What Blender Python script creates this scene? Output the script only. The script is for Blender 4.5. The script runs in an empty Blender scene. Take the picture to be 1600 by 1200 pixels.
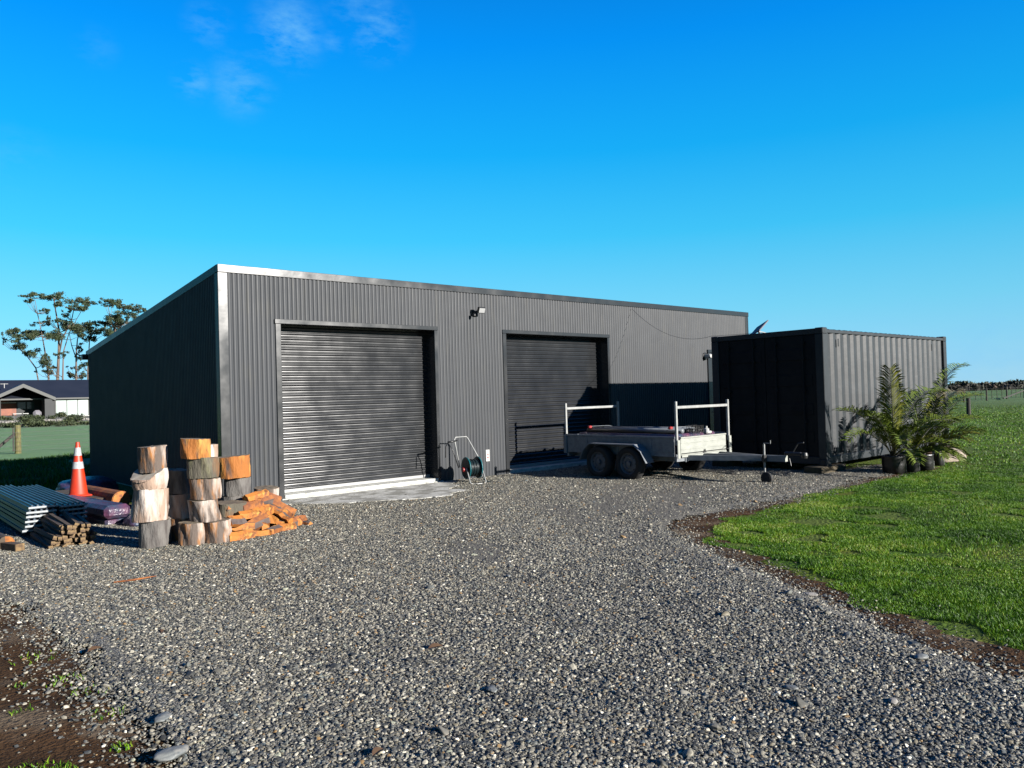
import bpy, bmesh, math, random
import numpy as np
from mathutils import Vector, Matrix
rnd = random.Random(7)
sc = bpy.context.scene
COL = sc.collection

# ---------------------------------------------------------------- camera
YAW, PITCH, ROLL = 0.7189, 0.0159, -0.0283
cy_, sy_, cp_, sp_ = math.cos(YAW), math.sin(YAW), math.cos(PITCH), math.sin(PITCH)
F_ = Vector((sy_*cp_, cy_*cp_, sp_)); R0 = Vector((cy_, -sy_, 0)); U0 = R0.cross(F_)
cr_, sr_ = math.cos(ROLL), math.sin(ROLL)
R_ = R0*cr_ + U0*sr_; U_ = -R0*sr_ + U0*cr_
CAM = Vector((-4.4269, -11.8766, 1.6144))
cd = bpy.data.cameras.new("camera"); cam = bpy.data.objects.new("camera", cd); COL.objects.link(cam)
m = Matrix((R_, U_, -F_)).transposed().to_4x4(); m.translation = CAM; cam.matrix_world = m
cd.sensor_width = 36; cd.lens = 27.0; cd.clip_start = .05; cd.clip_end = 20000
sc.camera = cam

# ---------------------------------------------------------------- world, sun, exposure
SUN_DIR = Vector((-.33, 1, -.345)).normalized()        # direction the light travels
EL = math.asin(-SUN_DIR.z); AZ = math.atan2(-SUN_DIR.x, -SUN_DIR.y)
SKYK = 3.4      # with strength .1 and exposure 1.5 the ramp shows as written
w = bpy.data.worlds.new("World"); sc.world = w; w.use_nodes = True
nt = w.node_tree; N = nt.nodes; Lk = nt.links
bg = N['Background']
sky = N.new('ShaderNodeTexSky'); sky.sky_type = 'NISHITA'; sky.sun_disc = False
sky.sun_elevation = EL; sky.sun_rotation = AZ; sky.altitude = 0; sky.air_density = 1.25; sky.dust_density = .35; sky.ozone_density = 3.0
# sky colour by elevation, its brightness steered by the sky texture and added off-view dimming
tc = N.new('ShaderNodeTexCoord'); nv = N.new('ShaderNodeVectorMath'); nv.operation = 'NORMALIZE'; Lk.new(tc.outputs['Generated'], nv.inputs[0])
sz = N.new('ShaderNodeSeparateXYZ'); Lk.new(nv.outputs[0], sz.inputs[0])
ramp = N.new('ShaderNodeValToRGB'); e = ramp.color_ramp.elements
e[0].position = 0; e[0].color = (.40, .74, .95, 1); e[1].position = 1; e[1].color = (.004, .07, .38, 1)
for p_, c_ in ((.03, (.33, .72, .97)), (.10, (.20, .69, .97)), (.20, (.055, .58, .99)), (.30, (.010, .44, .98)), (.42, (.002, .30, .95)), (.55, (.003, .17, .66))):
    q = e.new(p_); q.color = (*c_, 1)
Lk.new(sz.outputs['Z'], ramp.inputs[0])
bw = N.new('ShaderNodeRGBToBW'); Lk.new(sky.outputs[0], bw.inputs[0])
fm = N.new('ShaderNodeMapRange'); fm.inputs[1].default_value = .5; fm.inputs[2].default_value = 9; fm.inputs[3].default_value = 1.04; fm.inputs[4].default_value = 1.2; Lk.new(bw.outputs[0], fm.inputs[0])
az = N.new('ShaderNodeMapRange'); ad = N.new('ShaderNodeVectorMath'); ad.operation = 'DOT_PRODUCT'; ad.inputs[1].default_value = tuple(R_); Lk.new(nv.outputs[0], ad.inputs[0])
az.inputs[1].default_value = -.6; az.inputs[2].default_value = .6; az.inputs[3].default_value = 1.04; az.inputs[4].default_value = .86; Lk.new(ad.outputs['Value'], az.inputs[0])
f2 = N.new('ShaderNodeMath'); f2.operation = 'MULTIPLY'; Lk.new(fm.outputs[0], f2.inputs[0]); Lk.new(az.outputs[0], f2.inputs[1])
def offview_dim(vec, a, b, lo):
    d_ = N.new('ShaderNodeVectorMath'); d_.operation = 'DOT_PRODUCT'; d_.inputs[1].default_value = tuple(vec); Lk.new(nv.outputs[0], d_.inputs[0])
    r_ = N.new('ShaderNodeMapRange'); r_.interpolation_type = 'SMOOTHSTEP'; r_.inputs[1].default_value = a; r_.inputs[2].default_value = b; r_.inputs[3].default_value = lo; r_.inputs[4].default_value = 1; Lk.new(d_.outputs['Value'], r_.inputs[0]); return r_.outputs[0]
for vec, a, b, lo in ((R_, -.88, -.58, .25), (F_, -.3, .45, .55)):  # added: sky darkened left of and behind the view to deepen shade
    g_ = N.new('ShaderNodeMath'); g_.operation = 'MULTIPLY'; Lk.new(f2.outputs[0], g_.inputs[0]); Lk.new(offview_dim(vec, a, b, lo), g_.inputs[1]); f2 = g_
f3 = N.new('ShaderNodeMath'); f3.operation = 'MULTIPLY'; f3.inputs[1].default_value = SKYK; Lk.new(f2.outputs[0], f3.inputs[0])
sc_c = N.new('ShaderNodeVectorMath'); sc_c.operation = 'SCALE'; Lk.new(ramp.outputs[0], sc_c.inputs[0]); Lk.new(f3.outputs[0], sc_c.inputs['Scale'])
# small wispy clouds at fixed places of the sky
mp = N.new('ShaderNodeMapping'); mp.inputs['Scale'].default_value = (6, 6, 14)
nz = N.new('ShaderNodeTexNoise'); nz.inputs['Scale'].default_value = 3.2; nz.inputs['Detail'].default_value = 7; nz.inputs['Roughness'].default_value = .62
Lk.new(nv.outputs[0], mp.inputs[0]); Lk.new(mp.outputs[0], nz.inputs['Vector'])
acc = None
def pixdir(u, v): return (F_+R_*((u-800)/1200)-U_*((v-600)/1200)).normalized()
for (u, v, r_, k_) in ((450, 52, .055, 1.), (590, 45, .05, .75), (555, 6, .05, .5), (375, 132, .05, .65), (302, 128, .03, .7), (325, 40, .035, .5), (520, 66, .02, .5), (1560, 560, .12, .45), (1400, 492, .06, .25), (20, 245, .05, .2), (150, 75, .03, .2)):
    dd_ = N.new('ShaderNodeVectorMath'); dd_.operation = 'DISTANCE'; dd_.inputs[1].default_value = tuple(pixdir(u, v)); Lk.new(nv.outputs[0], dd_.inputs[0])
    mr_ = N.new('ShaderNodeMapRange'); mr_.interpolation_type = 'SMOOTHSTEP'; mr_.inputs[1].default_value = 0; mr_.inputs[2].default_value = r_; mr_.inputs[3].default_value = k_; mr_.inputs[4].default_value = 0; Lk.new(dd_.outputs['Value'], mr_.inputs[0])
    if acc is None: acc = mr_.outputs[0]
    else: a_ = N.new('ShaderNodeMath'); a_.operation = 'MAXIMUM'; Lk.new(acc, a_.inputs[0]); Lk.new(mr_.outputs[0], a_.inputs[1]); acc = a_.outputs[0]
rp = N.new('ShaderNodeMapRange'); rp.inputs[1].default_value = .42; rp.inputs[2].default_value = .66; rp.inputs[3].default_value = 0; rp.inputs[4].default_value = .6; Lk.new(nz.outputs[0], rp.inputs[0])
cm = N.new('ShaderNodeMath'); cm.operation = 'MULTIPLY'; Lk.new(rp.outputs[0], cm.inputs[0]); Lk.new(acc, cm.inputs[1])
mx = N.new('ShaderNodeMix'); mx.data_type = 'RGBA'; mx.inputs['B'].default_value = (.22*SKYK, .62*SKYK, 1.0*SKYK, 1)
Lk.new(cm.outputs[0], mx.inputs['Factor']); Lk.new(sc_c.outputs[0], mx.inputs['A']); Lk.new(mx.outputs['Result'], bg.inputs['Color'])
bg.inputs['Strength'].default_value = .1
sd = bpy.data.lights.new("sun", 'SUN'); sun = bpy.data.objects.new("sun", sd); COL.objects.link(sun)
sd.energy = 5.0; sd.angle = math.radians(.53); sd.color = (1, .955, .89)
sun.rotation_euler = SUN_DIR.to_track_quat('-Z', 'Y').to_euler(); sun.location = (10, -30, 20)
sc.view_settings.view_transform = 'Standard'; sc.view_settings.look = 'None'; sc.view_settings.exposure = 1.5; sc.view_settings.gamma = 1
sc.view_settings.use_curve_mapping = False

# ---------------------------------------------------------------- materials
def mat(name, col, rough=.6, metal=0., col2=None, scale=8., stretch=(1, 1, 1), lo=.35, hi=.65, bump=0., bscale=40., bstretch=(1, 1, 1), detail=4, col3=None, scale3=30., lo3=.55, hi3=.7, spec=None, bdist=.01, rvar=0., K=.37):
    col = tuple(c*K for c in col); col2 = tuple(c*K for c in col2) if col2 else None; col3 = tuple(c*K for c in col3) if col3 else None
    M = bpy.data.materials.new(name); M.use_nodes = True; t = M.node_tree; n = t.nodes; l = t.links; b = n['Principled BSDF']
    b.inputs['Base Color'].default_value = (*col, 1); b.inputs['Roughness'].default_value = rough; b.inputs['Metallic'].default_value = metal
    if spec is not None: b.inputs['Specular IOR Level'].default_value = spec
    c = n.new('ShaderNodeTexCoord')
    def noise(s, st, d=detail):
        mm = n.new('ShaderNodeMapping'); mm.inputs['Scale'].default_value = st; l.new(c.outputs['Object'], mm.inputs[0])
        q = n.new('ShaderNodeTexNoise'); q.inputs['Scale'].default_value = s; q.inputs['Detail'].default_value = d; l.new(mm.outputs[0], q.inputs['Vector']); return q.outputs[0]
    def rng(src, a, b_, o0=0., o1=1.):
        r = n.new('ShaderNodeMapRange'); r.inputs[1].default_value = a; r.inputs[2].default_value = b_; r.inputs[3].default_value = o0; r.inputs[4].default_value = o1; l.new(src, r.inputs[0]); return r.outputs[0]
    out = None
    if col2:
        x = n.new('ShaderNodeMix'); x.data_type = 'RGBA'; x.inputs['A'].default_value = (*col, 1); x.inputs['B'].default_value = (*col2, 1)
        l.new(rng(noise(scale, stretch), lo, hi), x.inputs['Factor']); out = x.outputs['Result']
    if col3:
        y = n.new('ShaderNodeMix'); y.data_type = 'RGBA'; y.inputs['A'].default_value = (*col, 1); y.inputs['B'].default_value = (*col3, 1)
        if out: l.new(out, y.inputs['A'])
        l.new(rng(noise(scale3, stretch), lo3, hi3), y.inputs['Factor']); out = y.outputs['Result']
    if out: l.new(out, b.inputs['Base Color'])
    if rvar: l.new(rng(noise(3, (1, 1, 1)), .3, .7, rough-rvar, rough+rvar), b.inputs['Roughness'])
    if bump:
        bb = n.new('ShaderNodeBump'); bb.inputs['Strength'].default_value = bump; bb.inputs['Distance'].default_value = bdist
        l.new(noise(bscale, bstretch), bb.inputs['Height']); l.new(bb.outputs[0], b.inputs['Normal'])
    return M

M = {}
M['clad'] = mat('corrugated_cladding', (.098, .104, .114), .50, spec=.22, col2=(.084, .090, .100), scale=1.5, stretch=(2.5, 2.5, .35), col3=(.115, .116, .112), scale3=5, lo3=.55, hi3=.8, bump=.25, bscale=2.5, bdist=.01, rvar=.05)
M['trim'] = mat('folded_flashing', (.048, .051, .056), .24, spec=.55, col2=(.040, .042, .045), scale=3, bump=.3, bscale=1.6, bdist=.012, rvar=.06)
M['curtain'] = mat('roller_curtain', (.040, .042, .045), .22, spec=.42, col2=(.030, .032, .035), scale=2, bump=.12, bscale=1., bstretch=(.3, 1, 4), bdist=.006, rvar=.05)
M['dark'] = mat('dark_steel', (.02, .021, .023), .5, col2=(.03, .03, .03))
M['box_paint'] = mat('container_paint', (.060, .068, .076), .5, spec=.3, col2=(.044, .050, .056), scale=3, bump=.3, bscale=5, col3=(.085, .088, .088), scale3=14, lo3=.6, hi3=.75)
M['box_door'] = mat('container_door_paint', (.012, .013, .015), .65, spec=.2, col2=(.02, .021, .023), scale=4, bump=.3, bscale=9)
M['concrete'] = mat('concrete', (.62, .62, .56), .85, K=.7, col2=(.40, .40, .37), scale=6, col3=(.30, .30, .26), scale3=25, bump=.4, bscale=60)
M['apron'] = mat('worn_concrete', (.62, .61, .56), .9, K=.55, col2=(.30, .29, .25), scale=3, lo=.45, hi=.6, col3=(.20, .19, .16), scale3=14, lo3=.55, hi3=.7, bump=.5, bscale=40)
M['alu'] = mat('bare_aluminium', (.75, .75, .73), .35, .3)
M['galv'] = mat('galvanised_steel', (.50, .51, .50), .42, .35, col2=(.40, .41, .41), scale=14, bump=.15, bscale=30)
M['galv_dull'] = mat('weathered_galvanised_steel', (.40, .43, .46), .5, .1, col2=(.28, .31, .34), scale=10)
M['rim_grey'] = mat('dull_wheel_rim', (.22, .24, .27), .5, col2=(.16, .17, .19), scale=12)
M['white_tube'] = mat('pale_painted_tube', (.70, .71, .68), .4, .1, col2=(.55, .56, .54), scale=12)
M['tail'] = mat('pale_tailgate_paint', (.66, .68, .60), .5, 0, col2=(.52, .54, .48), scale=5, stretch=(1, 1, 3), col3=(.42, .43, .38), scale3=20, lo3=.6, hi3=.75)
M['rubber'] = mat('tyre_rubber', (.018, .018, .019), .8, bump=.3, bscale=60)
M['plastic_black'] = mat('black_plastic', (.015, .015, .016), .35, col2=(.03, .03, .03), scale=20, bump=.4, bscale=25)
M['teal'] = mat('teal_plastic', (.01, .24, .28), .4)
M['hose'] = mat('dark_hose', (.012, .03, .035), .4)
M['red'] = mat('red_plastic', (.55, .03, .03), .5)
M['white'] = mat('white_plastic', (.78, .78, .75), .5)
M['orange'] = mat('cone_orange', (1., .06, .006), .5, col2=(.75, .05, .01), scale=12)
M['band'] = mat('reflective_band', (.75, .78, .80), .45, col2=(.6, .63, .66), scale=30)
M['iron'] = mat('stacked_roofing_metal', (.11, .15, .20), .36, .2, col2=(.05, .085, .13), scale=5, col3=(.16, .19, .22), scale3=18, bump=.3, bscale=8)
M['iron_end'] = mat('pale_folded_sheet_end', (.72, .76, .76), .4, .1, col2=(.5, .54, .56), scale=20)
M['stake_wood'] = mat('weathered_stake_wood', (.16, .10, .05), .8, col2=(.09, .06, .035), scale=20, bump=.3)
M['stake_end'] = mat('cut_stake_end', (.42, .27, .11), .8, col2=(.16, .09, .04), scale=14, lo=.4, hi=.6)
M['wrap'] = mat('crumpled_wrap', (.07, .10, .17), .35, col2=(.20, .07, .14), scale=6, bump=.8, bscale=20, bdist=.02)
M['olive_block'] = mat('old_timber_block', (.12, .085, .03), .85, col2=(.06, .045, .02), scale=12, bump=.5)
M['boulder'] = mat('pale_tan_rock', (.62, .50, .38), .8, col2=(.50, .40, .30), scale=5, bump=.5, bscale=9, bdist=.03)
M['soil'] = mat('bare_soil', (.115, .060, .026), .95, spec=.1, K=.55, col2=(.055, .029, .013), scale=2.2, col3=(.24, .185, .125), scale3=1.6, lo3=.52, hi3=.68, bump=1., bscale=38, bdist=.03, detail=8)
M['leaf_dead'] = mat('dead_leaf', (.16, .085, .03), .7, col2=(.12, .05, .02), scale=20)
M['palm'] = mat('palm_leaf_green', (.075, .11, .006), .55, K=.78, spec=.25, col2=(.10, .13, .015), scale=9, lo=.4, hi=.65)
M['palm_y'] = mat('palm_leaf_yellow', (.34, .34, .03), .55, spec=.25, col2=(.14, .17, .02), scale=10)
M['palm_dry'] = mat('palm_leaf_dry', (.42, .34, .17), .6, col2=(.18, .16, .05), scale=12)
M['stalk'] = mat('palm_stalk', (.09, .09, .03), .6, col2=(.05, .05, .02))
M['post'] = mat('treated_timber_post', (.30, .28, .09), .85, col2=(.18, .15, .06), scale=6, stretch=(4, 4, 1))
M['batten'] = mat('weathered_fence_timber', (.10, .085, .07), .9, col2=(.05, .045, .04), scale=8)
M['wire'] = mat('fence_wire', (.10, .10, .10), .5, .5)
M['gum_leaf'] = mat('gum_leaf', (.07, .115, .035), .7, col2=(.035, .06, .02), scale=.5, col3=(.15, .16, .05), scale3=1.2)
M['gum_bark'] = mat('gum_bark', (.30, .22, .17), .85, col2=(.16, .11, .09), scale=.7, stretch=(2, 2, .5))
M['hedge'] = mat('garden_foliage', (.065, .095, .022), .8, col2=(.03, .05, .014), scale=.8, col3=(.16, .17, .05), scale3=2.5)
M['far_shrub'] = mat('far_shrub', (.085, .065, .05), .9, col2=(.05, .06, .04), scale=.09, col3=(.13, .075, .05), scale3=.3)
M['stonewall'] = mat('pale_garden_stone', (.60, .56, .50), .85, col2=(.3, .28, .26), scale=3, bump=.6)
M['hwall'] = mat('dark_weatherboard', (.045, .048, .052), .7, col2=(.03, .032, .036), scale=1)
M['hroof'] = mat('dark_house_roof', (.018, .024, .042), .6, col2=(.012, .018, .034), scale=.6)
M['hfascia'] = mat('grey_house_fascia', (.10, .105, .10), .6)
M['cedar'] = mat('cedar_lining', (.45, .11, .035), .6, col2=(.3, .07, .025), scale=2)
M['curtain_pale'] = mat('window_with_pale_blind', (.72, .82, .78), .25, col2=(.62, .74, .70), scale=.6)
M['glass_dark'] = mat('dark_window_glass', (.05, .09, .10), .1, col2=(.15, .25, .27), scale=.8)
M['cover_grey'] = mat('grey_fabric_cover', (.32, .30, .34), .8)
M['tag_red'] = mat('red_print', (.6, .04, .04), .6)
M['lamp_glass'] = mat('lamp_lens', (.65, .66, .66), .2)

def logmat(name, bark, wood, pale, a, b_):
    return mat(name, bark, .85, col2=wood, scale=9, stretch=(1.5, 1.5, .4), lo=a-.02, hi=a+.16, col3=pale, scale3=5.5, lo3=b_-.02, hi3=b_+.14, bump=1., bscale=34, bstretch=(1.5, 1.5, .4), bdist=.012, detail=6)
M['log_grey'] = logmat('grey_bark', (.26, .24, .22), (.14, .12, .11), (.30, .27, .24), .5, .62)
M['log_pale'] = logmat('pale_peeled_wood', (.66, .46, .34), (.22, .09, .045), (.95, .86, .78), .56, .50)
M['log_orange'] = logmat('orange_bare_wood', (.62, .21, .03), (.12, .07, .05), (.95, .45, .09), .53, .50)
M['log_mixed'] = logmat('patchy_bark', (.20, .15, .12), (.60, .24, .05), (.85, .72, .62), .5, .52)
M['log_moss'] = logmat('mossy_bark', (.16, .14, .10), (.30, .28, .16), (.34, .15, .05), .52, .6)
M['cobble'] = mat('river_cobble', (.34, .35, .33), .6, col2=(.22, .24, .24), scale=8, col3=(.42, .40, .36), scale3=20, bump=.2, bscale=60)
M['log_end'] = mat('sawn_log_end', (.42, .33, .22), .85, col2=(.16, .12, .08), scale=14, bump=.3)
M['log_end_pale'] = mat('fresh_chopped_wood', (.72, .66, .56), .8, col2=(.5, .42, .34), scale=10)
M['split_orange'] = mat('split_wood_orange', (.80, .27, .03), .75, col2=(.30, .09, .02), scale=11, lo=.45, hi=.65, stretch=(1, 1, 1), col3=(.95, .48, .08), scale3=14, bump=.4)
M['split_red'] = mat('split_wood_reddish', (.26, .075, .025), .8, col2=(.66, .22, .03), scale=9, col3=(.14, .05, .03), scale3=12, bump=.4)
M['split_bark'] = mat('split_wood_bark', (.12, .08, .07), .85, col2=(.20, .15, .13), scale=12, bump=.6)

# ---------------------------------------------------------------- mesh helpers
class MB:
    def __init__(s): s.v = []; s.f = []; s.mi = []
    def add(s, vs, fs, mi=0, T=None):
        o = len(s.v)
        if T is not None: vs = [T @ Vector(v) for v in vs]
        s.v += [tuple(v) for v in vs]; s.f += [tuple(o+i for i in f) for f in fs]; s.mi += [mi]*len(fs); return s
    def box(s, x0, x1, y0, y1, z0, z1, mi=0, T=None, bev=0.):
        if bev:
            b = min(bev, (x1-x0)*.45, (y1-y0)*.45, (z1-z0)*.45)
            bm = bmesh.new(); bmesh.ops.create_cube(bm, size=1)
            for v in bm.verts: v.co = ((x0+x1)/2+v.co.x*(x1-x0), (y0+y1)/2+v.co.y*(y1-y0), (z0+z1)/2+v.co.z*(z1-z0))
            bmesh.ops.bevel(bm, geom=bm.edges[:], offset=b, segments=1, affect='EDGES')
            bm.verts.index_update(); vs = [v.co.copy() for v in bm.verts]; fs = [[v.index for v in f.verts] for f in bm.faces]; bm.free()
            return s.add(vs, fs, mi, T)
        vs = [(x, y, z) for x in (x0, x1) for y in (y0, y1) for z in (z0, z1)]
        return s.add(vs, [(0, 1, 3, 2), (4, 6, 7, 5), (0, 4, 5, 1), (2, 3, 7, 6), (0, 2, 6, 4), (1, 5, 7, 3)], mi, T)
    def tube(s, pts, r, seg=8, mi=0, caps=True, T=None, closed=False):
        pts = [Vector(p) for p in pts]; n = len(pts); rs = r if isinstance(r, (list, tuple)) else [r]*n
        vs = []; fs = []; prev = None
        for i, p in enumerate(pts):
            if closed: d = (pts[(i+1) % n]-pts[i-1]).normalized()
            else: d = ((pts[min(i+1, n-1)]-pts[i]).normalized()+(pts[i]-pts[max(i-1, 0)]).normalized()); d = d.normalized() if d.length > 1e-6 else Vector((0, 0, 1))
            if prev is None: a = d.orthogonal().normalized()
            else: a = (prev-d*prev.dot(d)).normalized()
            prev = a; b = d.cross(a)
            for k in range(seg): an = 2*math.pi*k/seg; vs.append(p+(a*math.cos(an)+b*math.sin(an))*rs[i])
        for i in range(n if closed else n-1):
            j = (i+1) % n
            for k in range(seg): k2 = (k+1) % seg; fs.append((i*seg+k, i*seg+k2, j*seg+k2, j*seg+k))
        if caps and not closed: fs.append(tuple(range(seg-1, -1, -1))); fs.append(tuple((n-1)*seg+k for k in range(seg)))
        return s.add(vs, fs, mi, T)
    def lathe(s, prof, seg=24, mi=0, T=None):     # prof [(r,z)] around z
        vs = []; fs = []
        for (r, z) in prof:
            for k in range(seg): a = 2*math.pi*k/seg; vs.append((r*math.cos(a), r*math.sin(a), z))
        for i in range(len(prof)-1):
            for k in range(seg): k2 = (k+1) % seg; fs.append((i*seg+k, i*seg+k2, (i+1)*seg+k2, (i+1)*seg+k))
        if prof[0][0] > 1e-4: fs.append(tuple(range(seg-1, -1, -1)))
        if prof[-1][0] > 1e-4: fs.append(tuple((len(prof)-1)*seg+k for k in range(seg)))
        return s.add(vs, fs, mi, T)
    def prism(s, poly, h0, h1, axis='z', mi=0, T=None):
        n = len(poly)
        def P(a, b, h): return {'z': (a, b, h), 'y': (a, h, b), 'x': (h, a, b)}[axis]
        vs = [P(a, b, h0) for a, b in poly]+[P(a, b, h1) for a, b in poly]
        fs = [tuple(range(n)), tuple(range(2*n-1, n-1, -1))]+[(i, (i+1) % n, n+(i+1) % n, n+i) for i in range(n)]
        return s.add(vs, fs, mi, T)
    def build(s, name, mats, parent=None, smooth=False, loc=None, recalc=True):
        me = bpy.data.meshes.new(name); me.from_pydata(s.v, [], s.f)
        mats = mats if isinstance(mats, (list, tuple)) else [mats]
        for q in mats: me.materials.append(q)
        me.polygons.foreach_set('material_index', s.mi)
        if recalc:
            bm = bmesh.new(); bm.from_mesh(me); bmesh.ops.recalc_face_normals(bm, faces=bm.faces[:]); bm.to_mesh(me); bm.free()
        if smooth: me.polygons.foreach_set('use_smooth', [True]*len(me.polygons))
        me.update()
        o = bpy.data.objects.new(name, me); COL.objects.link(o)
        if parent: o.parent = parent
        if loc: o.location = loc
        return o
def empty(name, loc=(0, 0, 0), rz=0):
    o = bpy.data.objects.new(name, None); COL.objects.link(o); o.location = loc; o.rotation_euler = (0, 0, rz); o.empty_display_size = .1; return o
def tag(o, label=None, cat=None, group=None, kind=None):
    if label: o['label'] = label
    if cat: o['category'] = cat
    if group: o['group'] = group
    if kind: o['kind'] = kind
    return o
def copy_tree(o, parent=None):
    c = o.copy(); COL.objects.link(c)
    if parent: c.parent = parent
    for ch in [q for q in o.children]: copy_tree(ch, c)
    return c
def smooth_by(o, deg=35):
    me = o.data; me.polygons.foreach_set('use_smooth', [True]*len(me.polygons))
    bm = bmesh.new(); bm.from_mesh(me)
    for e in bm.edges:
        if len(e.link_faces) == 2 and e.calc_face_angle(0) > math.radians(deg): e.smooth = False
    bm.to_mesh(me); bm.free(); return o
def fastmesh(name, v, f, mats, mi=None, colattr=None):   # numpy arrays, all faces same size
    me = bpy.data.meshes.new(name); k = f.shape[1]
    me.vertices.add(len(v)); me.vertices.foreach_set('co', v.astype(np.float32).ravel())
    me.loops.add(f.size); me.loops.foreach_set('vertex_index', f.astype(np.int32).ravel())
    me.polygons.add(len(f)); me.polygons.foreach_set('loop_start', np.arange(0, f.size, k, dtype=np.int32))
    for q in mats: me.materials.append(q)
    if mi is not None: me.polygons.foreach_set('material_index', mi.astype(np.int32))
    if colattr is not None:
        a = me.attributes.new('rnd', 'FLOAT', 'POINT'); a.data.foreach_set('value', colattr.astype(np.float32))
    me.update(calc_edges=True); me.validate()
    o = bpy.data.objects.new(name, me); COL.objects.link(o); return o

def vnoise(x, y, s=1., seed=0):          # smooth value noise, numpy
    x = np.asarray(x)*s; y = np.asarray(y)*s; xi = np.floor(x).astype(int); yi = np.floor(y).astype(int); fx = x-xi; fy = y-yi
    fx = fx*fx*(3-2*fx); fy = fy*fy*(3-2*fy)
    def h(a, b): q = np.sin(a*127.1+b*311.7+seed*74.7)*43758.5453; return q-np.floor(q)
    return (h(xi, yi)*(1-fx)+h(xi+1, yi)*fx)*(1-fy)+(h(xi, yi+1)*(1-fx)+h(xi+1, yi+1)*fx)*fy
def inside(px, py, poly):
    c = np.zeros(px.shape, bool); n = len(poly); j = n-1
    for i in range(n):
        xi, yi = poly[i]; xj, yj = poly[j]
        t = ((yi > py) != (yj > py)) & (px < (xj-xi)*(py-yi)/(yj-yi+1e-12)+xi); c ^= t; j = i
    return c

# ---------------------------------------------------------------- ground, gravel, soil, lawn
def ground_mat():
    Mg = bpy.data.materials.new('pasture_grass'); Mg.use_nodes = True; t = Mg.node_tree; n = t.nodes; l = t.links; b = n['Principled BSDF']; b.inputs['Roughness'].default_value = .9
    b.inputs['Specular IOR Level'].default_value = .1
    g = n.new('ShaderNodeNewGeometry'); sp = n.new('ShaderNodeSeparateXYZ'); l.new(g.outputs['Position'], sp.inputs[0])
    def noise(s, d=5, st=(1, 1, 1)):
        mm = n.new('ShaderNodeMapping'); mm.inputs['Scale'].default_value = st; l.new(g.outputs['Position'], mm.inputs[0])
        q = n.new('ShaderNodeTexNoise'); q.inputs['Scale'].default_value = s; q.inputs['Detail'].default_value = d; l.new(mm.outputs[0], q.inputs['Vector']); return q.outputs[0]
    def rng(src, a, c, o0=0., o1=1.):
        r = n.new('ShaderNodeMapRange'); r.inputs[1].default_value = a; r.inputs[2].default_value = c; r.inputs[3].default_value = o0; r.inputs[4].default_value = o1; l.new(src, r.inputs[0]); return r.outputs[0]
    def mix(f, A, B):
        x = n.new('ShaderNodeMix'); x.data_type = 'RGBA'
        for s, q in (('A', A), ('B', B)):
            if isinstance(q, tuple): x.inputs[s].default_value = (*q, 1)
            else: l.new(q, x.inputs[s])
        l.new(f, x.inputs['Factor']); return x.outputs['Result']
    base = mix(rng(noise(1.1), .35, .65), (.036, .075, .006), (.08, .09, .012))
    base = mix(rng(noise(14, 6), .5, .7), base, (.024, .046, .008))
    base = mix(rng(noise(.12, 4, (1, 2.5, 1)), .4, .62), base, (.07, .10, .02))
    fr = n.new('ShaderNodeMath'); fr.operation = 'MULTIPLY'; l.new(rng(sp.outputs['Y'], 9, 19), fr.inputs[0]); l.new(rng(sp.outputs['X'], 75, 35), fr.inputs[1])
    frost = mix(rng(noise(.5, 6, (1, 3, 1)), .3, .7), (.105, .18, .075), (.145, .225, .12))
    base = mix(fr.outputs[0], base, frost)
    far = mix(rng(noise(.05, 4, (1, 3, 1)), .35, .65), (.06, .11, .035), (.10, .14, .06))
    base = mix(rng(sp.outputs['X'], 40, 75), base, far)
    l.new(base, b.inputs['Base Color'])
    bb = n.new('ShaderNodeBump'); bb.inputs['Strength'].default_value = .8; bb.inputs['Distance'].default_value = .05; l.new(noise(22, 6), bb.inputs['Height']); l.new(bb.outputs[0], b.inputs['Normal'])
    return Mg
M['ground'] = ground_mat()
g = MB(); xs = [-3000, -300, -60, -20, 0, 20, 60, 300, 1000, 5000]; ys = [-3000, -300, -60, -20, 0, 20, 60, 300, 1000, 5000]
g.add([(x, y, 0) for x in xs for y in ys], [(i*10+j, (i+1)*10+j, (i+1)*10+j+1, i*10+j+1) for i in range(9) for j in range(9)])
tag(g.build('ground', M['ground']), 'flat green pasture around the shed and drive', kind='structure')

GRAVEL = [(-3.9, -16), (-3.45, -9.5), (-3.36, -8.2), (-3.34, -7.5), (-3.28, -6.4), (-3.3, -5.1), (-3.44, -4.2), (-4.2, -3.2), (-7, -2.9), (-7, 1.5), (-2.9, 1.5), (-.02, 1.0), (-.02, .2), (9.1, .2), (9.1, -.2), (14.6, -.2), (14.6, -2.6), (9.6, -2.8), (9.6, -4.8), (11.5, -5.0), (11.3, -5.6), (9.9, -5.9), (8.32, -5.95), (7.25, -6.04), (5.21, -6.03), (4.1, -5.98), (3.0, -6.1), (2.5, -6.72), (1.82, -7.75), (1.55, -8.34), (1.02, -9.14), (.8, -9.56), (.5, -10.1), (.3, -10.6), (.1, -11.5), (-.3, -16)]
SOIL = [(-9, -16), (-9, -2.2), (-3.0, -1.6), (-3, 2), (0, 2), (3, -5), (11.6, -4.9), (11.9, -6.25), (9.79, -6.08), (8.69, -6.12), (7.36, -6.24), (5.17, -6.32), (4.3, -6.38), (3.3, -6.60), (2.78, -7.03), (2.31, -7.68), (1.92, -8.33), (1.57, -8.95), (1.24, -9.42), (.99, -9.91), (.9, -10.3), (.7, -10.9), (.5, -16)]
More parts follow.
